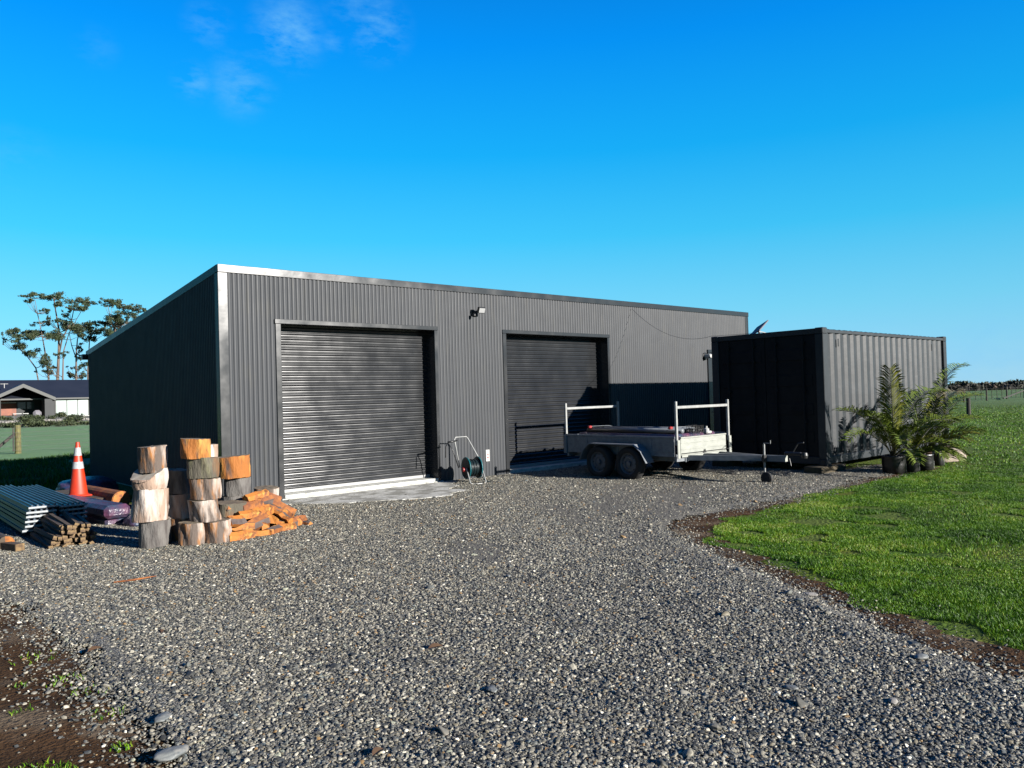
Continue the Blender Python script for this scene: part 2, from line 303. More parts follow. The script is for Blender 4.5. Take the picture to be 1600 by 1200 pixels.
def sheet(name, poly, cell, zf, mt, jit=.08, x0=-9.2, x1=15, y0=-13, y1=2.2):
    nx = int((x1-x0)/cell)+1; ny = int((y1-y0)/cell)+1
    X, Y = np.meshgrid(x0+np.arange(nx)*cell, y0+np.arange(ny)*cell, indexing='ij')
    ins = inside(X+(vnoise(X, Y, 6, 1)-.5)*jit*2+(vnoise(X, Y, 2.1, 3)-.5)*jit*2, Y+(vnoise(X, Y, 6, 2)-.5)*jit*2+(vnoise(X, Y, 1.9, 5)-.5)*jit*2, poly)
    Z = zf(X, Y); idx = np.arange(nx*ny).reshape(nx, ny)
    q = ins[:-1, :-1] & ins[1:, :-1] & ins[1:, 1:] & ins[:-1, 1:]
    f = np.stack([idx[:-1, :-1][q], idx[1:, :-1][q], idx[1:, 1:][q], idx[:-1, 1:][q]], 1)
    v = np.stack([X.ravel(), Y.ravel(), Z.ravel()], 1)
    used = np.unique(f); mp_ = -np.ones(len(v), int); mp_[used] = np.arange(len(used))
    o = fastmesh(name, v[used], mp_[f], [mt]); o.data.polygons.foreach_set('use_smooth', [True]*len(f)); return o
def soft(X, Y, poly, r=.3):
    X = np.asarray(X, float); Y = np.asarray(Y, float); a = np.zeros(X.shape); rs = np.random.default_rng(3)
    for k in range(24): an = k*2.399; q = r*math.sqrt((k+.5)/24); a += inside(X+q*math.cos(an), Y+q*math.sin(an), poly)
    return a/24
def gz(X, Y): return .012+.016*vnoise(X, Y, 1.3, 11)+.008*vnoise(X, Y, 4, 12)+.05*np.exp(-((X-1.2)**2+(Y+8.9)**2)/1.0)*vnoise(X, Y, 2.5, 9)
def gravel_mat():
    Mg = bpy.data.materials.new('fine_gravel_bed'); Mg.use_nodes = True; t = Mg.node_tree; n = t.nodes; l = t.links; b = n['Principled BSDF']; b.inputs['Roughness'].default_value = .85
    g_ = n.new('ShaderNodeNewGeometry')
    v = n.new('ShaderNodeTexVoronoi'); v.inputs['Scale'].default_value = 80; l.new(g_.outputs['Position'], v.inputs['Vector'])
    cr = n.new('ShaderNodeValToRGB'); e = cr.color_ramp.elements; e[0].position = 0; e[0].color = (.022, .021, .018, 1); e[1].position = 1; e[1].color = (.36, .34, .28, 1)
    for p_, c_ in ((.35, (.058, .055, .047)), (.6, (.12, .113, .098)), (.85, (.19, .18, .155))): q = e.new(p_); q.color = (*c_, 1)
    sx = n.new('ShaderNodeSeparateColor'); l.new(v.outputs['Color'], sx.inputs[0]); l.new(sx.outputs[0], cr.inputs[0])
    nz_ = n.new('ShaderNodeTexNoise'); nz_.inputs['Scale'].default_value = .8; nz_.inputs['Detail'].default_value = 5; l.new(g_.outputs['Position'], nz_.inputs['Vector'])
    mr = n.new('ShaderNodeMapRange'); mr.inputs[1].default_value = .5; mr.inputs[2].default_value = .72; mr.inputs[4].default_value = .6; l.new(nz_.outputs[0], mr.inputs[0])
    x = n.new('ShaderNodeMix'); x.data_type = 'RGBA'; ca = n.new('ShaderNodeAttribute'); ca.attribute_name = 'comp'; mm_ = n.new('ShaderNodeMath'); mm_.operation = 'MAXIMUM'; l.new(ca.outputs['Fac'], mm_.inputs[0]); l.new(mr.outputs[0], mm_.inputs[1]); ml = n.new('ShaderNodeMath'); ml.operation = 'MULTIPLY'; ml.inputs[1].default_value = .93; l.new(mm_.outputs[0], ml.inputs[0]); l.new(ml.outputs[0], x.inputs['Factor']); l.new(cr.outputs[0], x.inputs['A']); x.inputs['B'].default_value = (.088, .080, .064, 1)
    l.new(x.outputs['Result'], b.inputs['Base Color'])
    bb = n.new('ShaderNodeBump'); bb.invert = True; bb.inputs['Strength'].default_value = .9; bb.inputs['Distance'].default_value = .012; l.new(v.outputs['Distance'], bb.inputs['Height']); l.new(bb.outputs[0], b.inputs['Normal'])
    return Mg
tag(sheet('soil', SOIL, .07, lambda X, Y: .004+0*X+np.where(inside(X, Y, GRAVEL), 0, .012*vnoise(X, Y, 3, 21)), M['soil'], .06), 'bare brown soil edging the gravel drive', kind='structure')
gm = gravel_mat()
def comp(x, y):      # compacted wheel tracks and fines
    def band(x0, y0, x1, y1, w_):
        dx, dy = x1-x0, y1-y0; L = math.hypot(dx, dy); t = ((x-x0)*dx+(y-y0)*dy)/L/L; d = np.abs((x-x0)*dy-(y-y0)*dx)/L+.5*(vnoise(x, y, .9, 91)-.5)
        return np.clip(1.3-np.abs(d)/w_, 0, 1)*np.clip(1.2-np.abs(t-.5)*1.6, 0, 1)
    c = np.maximum(band(-1.0, -9.5, 2.2, -1.5, .30), band(.45, -10.2, 3.9, -2.0, .32)); c = np.maximum(c, .9*band(.5, -7.6, 7.0, -3.6, .35)); c = np.maximum(c, .8*band(1.3, -6.4, 6.4, -2.6, .35))
    return np.clip(c*1.1*(.45+vnoise(x, y, 2.4, 92))+np.clip(vnoise(x, y, .55, 93)-.6, 0, 1)*2.6+np.clip(vnoise(x, y, 2.2, 94)-.74, 0, 1)*3, 0, 1)
gd_ = (sheet('gravel_drive', GRAVEL, .05, lambda X, Y: .010+(gz(X, Y)+.002)*np.clip(soft(X, Y, GRAVEL, .2)*2-1, 0, 1), gm, .10)); tag(gd_, 'grey gravel yard in front of the shed', kind='structure')
v_ = np.empty(len(gd_.data.vertices)*3, np.float32); gd_.data.vertices.foreach_get('co', v_); v_ = v_.reshape(-1, 3); a_ = gd_.data.attributes.new('comp', 'FLOAT', 'POINT'); a_.data.foreach_set('value', comp(v_[:, 0].astype(float), v_[:, 1].astype(float)).astype(np.float32))

# loose stones: geometry-nodes scatter (uncountable)
def stone_mat():
    Ms = bpy.data.materials.new('loose_stone'); Ms.use_nodes = True; t = Ms.node_tree; n = t.nodes; l = t.links; b = n['Principled BSDF']; b.inputs['Roughness'].default_value = .62
    oi = n.new('ShaderNodeObjectInfo'); cr = n.new('ShaderNodeValToRGB'); cr.color_ramp.interpolation = 'CONSTANT'; e = cr.color_ramp.elements
    e[0].position = 0; e[0].color = (.035, .037, .038, 1); e[1].position = .985; e[1].color = (.76, .74, .70, 1)
    for p_, c_ in ((.18, (.10, .10, .095)), (.32, (.18, .175, .165)), (.46, (.06, .065, .07)), (.57, (.25, .24, .215)), (.68, (.12, .13, .135)), (.77, (.31, .30, .275)), (.85, (.17, .155, .12)), (.91, (.46, .445, .41)), (.945, (.26, .17, .08)), (.96, (.11, .14, .17)), (.972, (.30, .32, .28))): q = e.new(p_); q.color = (*c_, 1)
    l.new(oi.outputs['Random'], cr.inputs[0])
    c = n.new('ShaderNodeNewGeometry'); z = n.new('ShaderNodeTexNoise'); z.inputs['Scale'].default_value = 160; z.inputs['Detail'].default_value = 3; l.new(c.outputs['Position'], z.inputs['Vector'])
    mr = n.new('ShaderNodeMapRange'); mr.inputs[3].default_value = .65; mr.inputs[4].default_value = 1.3; l.new(z.outputs[0], mr.inputs[0])
    vm = n.new('ShaderNodeVectorMath'); vm.operation = 'SCALE'; wt = n.new('ShaderNodeVectorMath'); wt.operation = 'MULTIPLY'; wt.inputs[1].default_value = (.70, .665, .565); l.new(cr.outputs[0], wt.inputs[0]); l.new(wt.outputs[0], vm.inputs[0]); l.new(mr.outputs[0], vm.inputs['Scale']); l.new(vm.outputs[0], b.inputs['Base Color'])
    return Ms
M['stone'] = stone_mat()
def scatter_nodes(name, smin, smax, power, seed, mt):
    T = bpy.data.node_groups.new(name, 'GeometryNodeTree')
    T.interface.new_socket('Geometry', in_out='INPUT', socket_type='NodeSocketGeometry'); T.interface.new_socket('Geometry', in_out='OUTPUT', socket_type='NodeSocketGeometry')
    n = T.nodes; l = T.links; gi = n.new('NodeGroupInput'); go = n.new('NodeGroupOutput')
    na = n.new('GeometryNodeInputNamedAttribute'); na.data_type = 'FLOAT'; na.inputs['Name'].default_value = 'rnd'
    dp = n.new('GeometryNodeDistributePointsOnFaces'); dp.distribute_method = 'RANDOM'; dp.inputs['Seed'].default_value = seed
    l.new(gi.outputs[0], dp.inputs['Mesh']); l.new(na.outputs['Attribute'], dp.inputs['Density'])
    jn = n.new('GeometryNodeJoinGeometry')
    for k in range(4):
        ic = n.new('GeometryNodeMeshIcoSphere'); ic.inputs['Radius'].default_value = 1; ic.inputs['Subdivisions'].default_value = 2
        pos = n.new('GeometryNodeInputPosition'); nz = n.new('ShaderNodeTexNoise'); nz.inputs['Scale'].default_value = .9; nz.inputs['Detail'].default_value = 1.
        off = n.new('ShaderNodeVectorMath'); off.operation = 'ADD'; off.inputs[1].default_value = (k*7.3, k*3.1, 5); l.new(pos.outputs[0], off.inputs[0]); l.new(off.outputs[0], nz.inputs['Vector'])
        sb = n.new('ShaderNodeVectorMath'); sb.operation = 'SUBTRACT'; sb.inputs[1].default_value = (.5, .5, .5); l.new(nz.outputs['Color'], sb.inputs[0])
        sc_ = n.new('ShaderNodeVectorMath'); sc_.operation = 'SCALE'; sc_.inputs['Scale'].default_value = 1.5; l.new(sb.outputs[0], sc_.inputs[0])
        st = n.new('GeometryNodeSetPosition'); l.new(ic.outputs[0], st.inputs['Geometry']); l.new(sc_.outputs[0], st.inputs['Offset'])
        sm = n.new('GeometryNodeSetMaterial'); sm.inputs['Material'].default_value = mt; l.new(st.outputs[0], sm.inputs[0])
        last = sm
        if k % 2:
            ss = n.new('GeometryNodeSetShadeSmooth'); l.new(sm.outputs[0], ss.inputs[0]); last = ss
        ti = n.new('GeometryNodeGeometryToInstance'); l.new(last.outputs[0], ti.inputs[0]); l.new(ti.outputs[0], jn.inputs[0])
    ip = n.new('GeometryNodeInstanceOnPoints'); ip.inputs['Pick Instance'].default_value = True
    l.new(dp.outputs['Points'], ip.inputs['Points']); l.new(jn.outputs[0], ip.inputs['Instance'])
    ri = n.new('FunctionNodeRandomValue'); ri.data_type = 'INT'; ri.inputs['Min'].default_value if False else None
    for s_ in ri.inputs:
        if s_.type == 'INT' and s_.name == 'Max' and s_.enabled: s_.default_value = 3
        if s_.type == 'INT' and s_.name == 'Min' and s_.enabled: s_.default_value = 0
    l.new([o for o in ri.outputs if o.type == 'INT'][0], ip.inputs['Instance Index'])
    rr = n.new('FunctionNodeRandomValue'); rr.data_type = 'FLOAT_VECTOR'; rr.inputs[0].default_value = (-.6, -.6, 0); rr.inputs[1].default_value = (.6, .6, 6.28); rr.inputs['Seed'].default_value = seed+3
    l.new(rr.outputs[0], ip.inputs['Rotation'])
    rs = n.new('FunctionNodeRandomValue'); rs.data_type = 'FLOAT'; rs.inputs['Seed'].default_value = seed+5
    pw = n.new('ShaderNodeMath'); pw.operation = 'POWER'; pw.inputs[1].default_value = power; l.new(rs.outputs[1], pw.inputs[0])
    mr = n.new('ShaderNodeMapRange'); mr.inputs[3].default_value = smin; mr.inputs[4].default_value = smax; l.new(pw.outputs[0], mr.inputs[0])
    rv = n.new('FunctionNodeRandomValue'); rv.data_type = 'FLOAT_VECTOR'; rv.inputs[0].default_value = (.8, .7, .4); rv.inputs[1].default_value = (1.4, 1.1, .75); rv.inputs['Seed'].default_value = seed+9
    ms = n.new('ShaderNodeVectorMath'); ms.operation = 'SCALE'; l.new(rv.outputs[0], ms.inputs[0]); l.new(mr.outputs[0], ms.inputs['Scale'])
    l.new(ms.outputs[0], ip.inputs['Scale']); l.new(ip.outputs[0], go.inputs[0]); return T
def scatter(name, poly, dens, smin, smax, power, seed, cell=.15, jit=.12):
    o = sheet(name, poly, cell, lambda X, Y: .0115+(gz(X, Y)+.002)*np.clip(soft(X, Y, GRAVEL, .2)*2-1, 0, 1), M['stone'], jit)
    me = o.data; v = np.empty(len(me.vertices)*3, np.float32); me.vertices.foreach_get('co', v); v = v.reshape(-1, 3)
    a = me.attributes.new('rnd', 'FLOAT', 'POINT'); a.data.foreach_set('value', dens(v[:, 0], v[:, 1]).astype(np.float32))
    md = o.modifiers.new('scatter', 'NODES'); md.node_group = scatter_nodes(name+'_nodes', smin, smax, power, seed, M['stone']); return o
def vis(x, y):      # how far in front of the camera, and whether near its view
    dx = x-CAM.x; dy = y-CAM.y; d = dx*F_.x+dy*F_.y; s = dx*R_.x+dy*R_.y
    return d, (d > 2) & (np.abs(s) < .75*d+1.0)
APRON = [(.5, -.04), (.62, -.43), (.95, -.75), (1.4, -1.2), (1.8, -1.35), (2.2, -1.6), (2.6, -1.75), (3.0, -1.80), (3.25, -1.55), (3.6, -1.5), (3.5, -1.1), (3.9, -.8), (4.0, -.5), (4.3, -.3), (4.22, -.062), (.6, -.062)]
def dens_small(x, y):
    d, v = vis(x, y); q = np.clip(8200-(d-4)*560, 1600, 8200)*(.8+.4*vnoise(x, y, .7, 31))*(1-.92*comp(x, y))*(1-.97*soft(x, y, APRON, .12)); return np.where(v, q, 0.)
def dens_big(x, y):
    d, v = vis(x, y); k = 4+22*np.exp(-((x-.7)**2+(y+9.3)**2)/1.3)+22*np.exp(-((x+3.2)**2+(y+7.4)**2)/.8)+14*np.exp(-((y+6.2)**2)/.25)*(x > 2); return np.where(v, k, 0.)
GWIDE = [(-4.5, -16), (-4.3, -3.6), (-7, -3.6), (-7, 1.5), (-2.9, 1.5), (-.02, 1.0), (-.02, .2), (9.1, .2), (9.1, -.2), (14.6, -.2), (14.6, -2.6), (11.8, -4.9), (11.6, -6.1), (8, -6.6), (4.5, -6.7), (3.4, -6.9), (2.6, -8), (1.9, -9.2), (1.4, -11), (1, -16)]
tag(scatter('gravel_stones', GWIDE, lambda x, y: dens_small(x, y)*np.clip(soft(x, y, GRAVEL, .42)**1.5*1.1+.004, 0, 1), .0040, .0145, 2.5, 1), 'loose grey stones covering the drive', kind='stuff')
tag(scatter('pebbles', GRAVEL, dens_big, .014, .036, 2.8, 2), 'larger rounded pebbles among the gravel', kind='stuff')
tag(scatter('soil_stones', SOIL, lambda x, y: np.where(vis(x, y)[1], 45+260*(vnoise(x, y, 1.2, 41) > .62), 0.), .004, .012, 2.5, 5, jit=.02), 'scattered small stones on bare soil', kind='stuff')

# lawn blades and weeds: plain mesh of many small blades (uncountable)
def blade_mat():
    Mb = bpy.data.materials.new('grass_blade'); Mb.use_nodes = True; t = Mb.node_tree; n = t.nodes; l = t.links; b = n['Principled BSDF']; b.inputs['Roughness'].default_value = .55; b.inputs['Specular IOR Level'].default_value = .3
    at = n.new('ShaderNodeAttribute'); at.attribute_name = 'rnd'; cr = n.new('ShaderNodeValToRGB'); e = cr.color_ramp.elements
    e[0].position = 0; e[0].color = (.016, .046, .003, 1); e[1].position = 1; e[1].color = (.40, .44, .20, 1)
    for p_, c_ in ((.3, (.046, .125, .004)), (.62, (.105, .205, .006)), (.85, (.17, .22, .014)), (.95, (.26, .22, .05))): q = e.new(p_); q.color = (*c_, 1)
    l.new(at.outputs['Fac'], cr.inputs[0]); l.new(cr.outputs[0], b.inputs['Base Color'])
    tr = n.new('ShaderNodeBsdfTranslucent'); l.new(cr.outputs[0], tr.inputs[0]); mx_ = n.new('ShaderNodeMixShader'); mx_.inputs[0].default_value = .25
    l.new(b.outputs[0], mx_.inputs[1]); l.new(tr.outputs[0], mx_.inputs[2]); l.new(mx_.outputs[0], n['Material Output'].inputs[0]); return Mb
M['blade'] = blade_mat()
rg = np.random.default_rng(5)
def blades(name, P, h, wd, lean=.6, shade=None):
    n = len(P); a = rg.uniform(0, 2*np.pi, n); la = rg.uniform(0, 2*np.pi, n); hh = h*rg.uniform(.5, 1.3, n); ww = wd*rg.uniform(.6, 1.3, n); ln = lean*rg.uniform(.2, 1.2, n)*hh
    b = np.stack([np.cos(a), np.sin(a), 0*a], 1)*ww[:, None]; tip = P+np.stack([np.cos(la)*ln, np.sin(la)*ln, hh], 1); mid = P+np.stack([np.cos(la)*ln*.3, np.sin(la)*ln*.3, hh*.6], 1)
    v = np.concatenate([P-b, P+b, mid+b*.7, mid-b*.7, tip], 0); i = np.arange(n)
    f = np.concatenate([np.stack([i, i+n, i+2*n], 1), np.stack([i, i+2*n, i+3*n], 1), np.stack([i+3*n, i+2*n, i+4*n], 1)], 0)
    r = np.clip(rg.beta(2, 3.6, n)+(shade if shade is not None else 0), 0, 1)
    return fastmesh(name, v, f, [M['blade']], colattr=np.tile(r, 5))
LAWN = [(.62, -10.9), (.95, -10.17), (1.24, -9.39), (1.57, -8.92), (1.92, -8.3), (2.31, -7.65), (2.78, -7.0), (3.3, -6.58), (4.3, -6.36), (5.17, -6.30), (7.36, -6.21), (8.69, -6.08), (9.79, -6.04), (11.3, -5.7), (12.0, -5.2), (16.5, -5.1), (16.5, 14), (60, 60), (60, -20), (.5, -12.5)]
def lawn_pts(n, xr, yr, dmin, dmax):
    x = rg.uniform(*xr, n); y = rg.uniform(*yr, n); dx = x-CAM.x; dy = y-CAM.y; d = dx*F_.x+dy*F_.y; s = dx*R_.x+dy*R_.y
    jx = (vnoise(x, y, 5, 51)-.5)*.3; jy = (vnoise(x, y, 5, 52)-.5)*.3
    jx = jx+(vnoise(x, y, 1.4, 55)-.5)*.45; jy = jy+(vnoise(x, y, 1.5, 56)-.5)*.35
    k = inside(x+jx, y+jy, LAWN) & (d > dmin) & (d < dmax) & (s < .72*d+.5); k &= vnoise(x, y, 3.1, 61) > .25*vnoise(x, y, .8, 63)+.1
    k &= ~((vnoise(x, y, 1.1, 62) > .78) & (rg.random(n) < .75)); return x[k], y[k], d[k]
x1, y1, d1 = lawn_pts(1500000, (.4, 16), (-12, -3), 4, 15)
kk = rg.random(len(x1)) < np.clip(1.25-(d1-5)*.09, .3, 1); x1, y1, d1 = x1[kk], y1[kk], d1[kk]
tag(blades('lawn_grass', np.stack([x1, y1, 0*x1+.002], 1), .022*(.5+1.1*vnoise(x1, y1, 2.2, 71)), .0022+.00016*d1, .9, (vnoise(x1, y1, .9, 72)-.5)*.7+(vnoise(x1, y1, 6, 73)-.5)*.45), 'short green lawn right of the gravel drive', kind='stuff')
x1, y1, d1 = lawn_pts(420000, (8, 62), (-20, 30), 15, 62)
kk = rg.random(len(x1)) < np.clip((58-d1)/38, 0, 1)**1.4; x1, y1, d1 = x1[kk], y1[kk], d1[kk]
tag(blades('pasture_tufts', np.stack([x1, y1, 0*x1], 1), .035+.0*x1, .006+.0004*d1, .9, (vnoise(x1, y1, .4, 74)-.5)*.3), 'green grass of the pasture beyond the lawn', kind='stuff')
# rank grass and weeds at the left, beside the drive and along the shade edge
P = []
for (cx, cy, r_, n_) in [(-3.86, -8.0, .22, 500), (-3.95, -8.4, .3, 700), (-3.45, -6.7, .12, 34), (-3.38, -7.0, .10, 24), (-3.4, -7.4, .10, 22), (-3.72, -7.05, .06, 22), (-3.5, -6.1, .14, 30), (-3.66, -6.6, .05, 12), (-3.75, -5.9, .06, 12), (-1.9, -3.1, .1, 60), (-1.5, -3.15, .1, 60), (-2.2, -2.9, .08, 40), (10.5, -5.4, .3, 200), (-3.45, -7.9, .05, 30)]:
    for _ in range(n_): a = rnd.uniform(0, 6.28); q = r_*math.sqrt(rnd.random()); P.append((cx+q*math.cos(a), cy+q*math.sin(a), .012))
P = np.array(P); tag(blades('weeds', P, .024, .0035, 1.0, .12), 'small green weeds on the bare soil', kind='stuff')
n_ = 60000; x2 = rg.uniform(-7, 5, n_); y2 = rg.uniform(2.5, 17.2, n_); k = ~((x2 > -.25) & (y2 < 8.7)) & (vnoise(x2, y2, .8, 81) > .4); x2, y2 = x2[k], y2[k]
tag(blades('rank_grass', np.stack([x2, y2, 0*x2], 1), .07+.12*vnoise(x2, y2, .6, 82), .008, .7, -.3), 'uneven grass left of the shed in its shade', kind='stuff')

# ---------------------------------------------------------------- shed
SL, SW, SH, SH2 = 14.84, 8.37, 3.67, 2.87         # cladding height front and rear
def roofz(y): return SH+(SH2-SH)*y/SW
def corr(mb, a0, a1, z0, zt, pitch=.076, dep=.0115, axis='x', c=0., seg=10, sgn=-1):
    n = max(2, int(round((a1-a0)/pitch*seg))); vs = []; fs = []
    for i in range(n+1):
        a = a0+(a1-a0)*i/n; o = c+sgn*2*dep*abs(math.cos(math.pi*a/pitch))**.55; z1 = zt(a) if callable(zt) else zt
        for z in (z0, z1): vs.append((a, o, z) if axis == 'x' else (o, a, z))
    for i in range(n): fs.append((2*i, 2*i+2, 2*i+3, 2*i+1))
    mb.add(vs, fs)
D = [(.98, 4.03), (5.82, 8.90)]; DH = 2.90; DZ0 = .06; REV = .26
shed = empty('shed', (0, 0, 0)); tag(shed, 'long dark grey corrugated metal shed with two roller doors and a sloping roof', 'shed')
wm = MB(); edges_ = [(.10, D[0][0]), (D[0][1], D[1][0]), (D[1][1], SL-.10)]
for a, b in edges_: corr(wm, a, b, .03, SH)
for a, b in D: corr(wm, a, b, DH, SH)
wm.build('front_wall', M['clad'], shed, smooth=True, recalc=False)
sm_ = MB(); corr(sm_, .10, SW-.05, .03, roofz, axis='y', sgn=-1); sm_.build('side_wall', M['clad'], shed, smooth=True, recalc=False)
s2 = MB(); corr(s2, .05, SW-.05, .03, roofz, axis='y', c=SL, sgn=1); s2.build('side_wall', M['clad'], shed, smooth=True, recalc=False)
s3 = MB(); corr(s3, .05, SL-.05, .03, SH2, c=SW, sgn=1); s3.build('rear_wall', M['clad'], shed, smooth=True, recalc=False)
rf = MB(); rf.add([(0, 0, SH+.02), (SL, 0, SH+.02), (SL, SW+.1, SH2+.01), (0, SW+.1, SH2+.01), (0, 0, SH+.05), (SL, 0, SH+.05), (SL, SW+.1, SH2+.04), (0, SW+.1, SH2+.04)], [(3, 2, 1, 0), (4, 5, 6, 7), (0, 1, 5, 4), (1, 2, 6, 5), (2, 3, 7, 6), (3, 0, 4, 7)])
rf.build('roof', M['clad'], shed)
fa = MB()
fa.box(-.025, SL+.025, -.035, .08, SH-.005, SH+.115, bev=.004)
fa.build('fascia', M['trim'], shed)
for xx in (-.026, SL-.08):
    ba = MB(); ba.add([(xx, .083, SH-.01), (xx+.106, .083, SH-.01), (xx+.106, SW+.12, SH2-.02), (xx, SW+.12, SH2-.02), (xx, .083, SH+.108), (xx+.106, .083, SH+.108), (xx+.106, SW+.12, SH2+.095), (xx, SW+.12, SH2+.095)], [(3, 2, 1, 0), (4, 5, 6, 7), (0, 1, 5, 4), (1, 2, 6, 5), (2, 3, 7, 6), (3, 0, 4, 7)])
    ba.build('barge', M['trim'], shed)
gu = MB(); gu.box(-.1, SL+.1, SW+.122, SW+.26, SH2-.1, SH2+.03, bev=.01); gu.build('gutter', M['trim'], shed)
for x0_, x1_, xs_ in ((-.022, .125, (-.0215, -.001)), (SL-.125, SL+.022, (SL+.001, SL+.0215))):
    cf = MB(); cf.box(x0_, x1_, -.021, -.001, .03, SH-.008, bev=.003); cf.box(*xs_, .0, .125, .03, SH-.015); cf.build('corner_flashing', M['trim'], shed)
sl = MB(); sl.box(.0, SL, .012, SW, -.1, .055); sl.build('floor_slab', M['concrete'], shed)
fl = MB(); fl.box(5.0, 5.02, .02, .03, .1, .2)
for di, (a, b) in enumerate(D):
    fr = MB()
    fr.box(a-.09, a, -.032, .0, DZ0-.03, DH+.0, bev=.004); fr.box(b, b+.07, -.032, .0, DZ0-.03, DH+.0, bev=.004)   # jamb flashings
    fr.box(a-.10, b+.08, -.036, .0, DH+.002, DH+.075, bev=.004)                                                    # head flashing
    fr.box(a-.014, a, .002, REV+.05, DZ0, DH); fr.box(b, b+.014, .002, REV+.05, DZ0, DH); fr.box(a, b, .002, REV+.05, DH, DH+.014)
    f_ = fr.build('door_frame', M['trim'], shed)
    z0, z1 = DZ0+.11, DH+.25; pitch = .086; n = int((z1-z0)/pitch*16); vs = []; fs = []
    for i in range(n+1):
        z = z0+(z1-z0)*i/n; t = ((z-z0)/pitch) % 1
        y = REV-(.013*math.sin(math.pi*t/.5)**.8 if t < .5 else (.0035*math.sin(math.pi*(t-.56)/.36) if .56 < t < .92 else 0))
        vs += [(a, y, z), (b, y, z)]
    for i in range(n): fs.append((2*i, 2*i+1, 2*i+3, 2*i+2))
    dr = MB(); dr.add(vs, fs); c_ = dr.build('roller_door', M['curtain'], shed, recalc=False)
    for pgn in c_.data.polygons: pgn.use_smooth = True
    bt = MB(); bt.box(a+.004, b-.004, REV-.022, REV+.012, DZ0+.056, DZ0+.112, bev=.005); bt.build('bottom_rail', M['alu'], c_)
for a, b in D: sp_o = MB(); sp_o.box(a-.06, b+.10, -.075, .010, -.08, .058, bev=.006); sp_o.box(a+.002, b-.002, -.045, REV+.008, .0585, .112, bev=.006); sp_o.build('door_sill', M['concrete'], shed)
for a, b in edges_: ft = MB(); ft.box(max(a, .13), min(b, SL-.13), -.020, -.001, .005, .032); ft.build('base_flashing', M['dark'], shed)
# side door in the front wall beside the container
pd = MB(); pd.box(12.83, 12.91, -.05, -.018, .06, 2.62, bev=.004); pd.box(13.62, 13.70, -.05, -.018, .06, 2.62, bev=.004); pd.box(12.83, 13.70, -.053, -.018, 2.622, 2.70, bev=.004)
pf = pd.build('side_door', M['trim'], shed); dd = MB(); dd.box(12.912, 13.618, -.03, -.019, .06, 2.618, bev=.003); dd.build('door_panel', M['trim'], pf); dh = MB(); dh.tube([(12.98, -.031, 1.05), (12.98, -.08, 1.05), (13.09, -.08, 1.05)], .009); dh.build('handle', M['alu'], pf)

# concrete apron
apo = []
for i in range(len(APRON)):
    a = Vector(APRON[i]); b = Vector(APRON[(i+1) % len(APRON)]); nn = max(1, int((b-a).length/.06))
    for k in range(nn):
        p_ = a.lerp(b, k/nn)
        if p_.y < -.08: p_ += Vector((rnd.uniform(-.03, .03), rnd.uniform(-.035, .035)))
        apo.append((p_.x, p_.y))
q = MB(); q.prism(apo, -.03, .044); tag(q.build('apron', M['apron']), 'thin ragged concrete pad before the left roller door', kind='structure')

# flood light with sensor
fl = empty('flood_light', (4.96, -.02, 3.29)); tag(fl, 'small black flood light with motion sensor high on the wall between roller doors', 'flood light')
q = MB(); q.box(-.035, .035, -.03, 0, -.05, .05, bev=.006); q.tube([(0, -.03, 0), (0, -.09, 0), (.05, -.13, .02)], .014); q.build('bracket', M['plastic_black'], fl)
q = MB(); T = Matrix.Translation((.10, -.16, .03)) @ Matrix.Rotation(math.radians(20), 4, 'X'); q.box(-.085, .085, -.025, .03, -.06, .06, bev=.008, T=T); lh = q.build('lamp_head', M['plastic_black'], fl)
q = MB(); q.box(-.07, .07, -.031, -.0255, -.046, .046, T=T); q.build('lens', M['lamp_glass'], lh)
q = MB(); q.lathe([(.0, -.05), (.025, -.045), (.034, -.02), (.03, .02), (.0, .03)], 14, T=Matrix.Translation((-.03, -.10, -.06))); q.build('sensor', M['plastic_black'], fl, smooth=True)
# wall light
wl = empty('wall_light', (12.72, -.018, 2.52)); tag(wl, 'white round wall light beside the side door near the container', 'wall light')
q = MB(); q.lathe([(.10, 0), (.10, .02), (.085, .03), (.0, .031)], 20, T=Matrix.Rotation(math.radians(90), 4, 'X')); q.build('backplate', M['plastic_black'], wl)
q = MB(); q.lathe([(.055, .031), (.058, .17), (.045, .20), (.0, .205)], 20, T=Matrix.Rotation(math.radians(90), 4, 'X')); q.build('lamp_body', M['white'], wl, smooth=False)
# sign
sg = empty('sign', (5.25, -.022, .45)); tag(sg, 'small white upright sign with red markings low on the wall between roller doors', 'sign')
q = MB(); q.box(-.048, .048, -.006, 0, -.115, .115, bev=.002); q.build('plate', M['white'], sg)
q = MB(); q.box(-.02, .02, -.0085, -.0065, .01, .018); q.box(-.02, .02, -.0085, -.0065, .03, .036); q.box(-.02, -.012, -.0085, -.0065, .018, .03); q.box(.012, .02, -.0085, -.0065, .018, .03); q.build('red_print', M['tag_red'], sg); q = MB(); q.box(-.018, .018, -.0085, -.0065, -.052, -.03); q.build('red_print', M['tag_red'], sg)

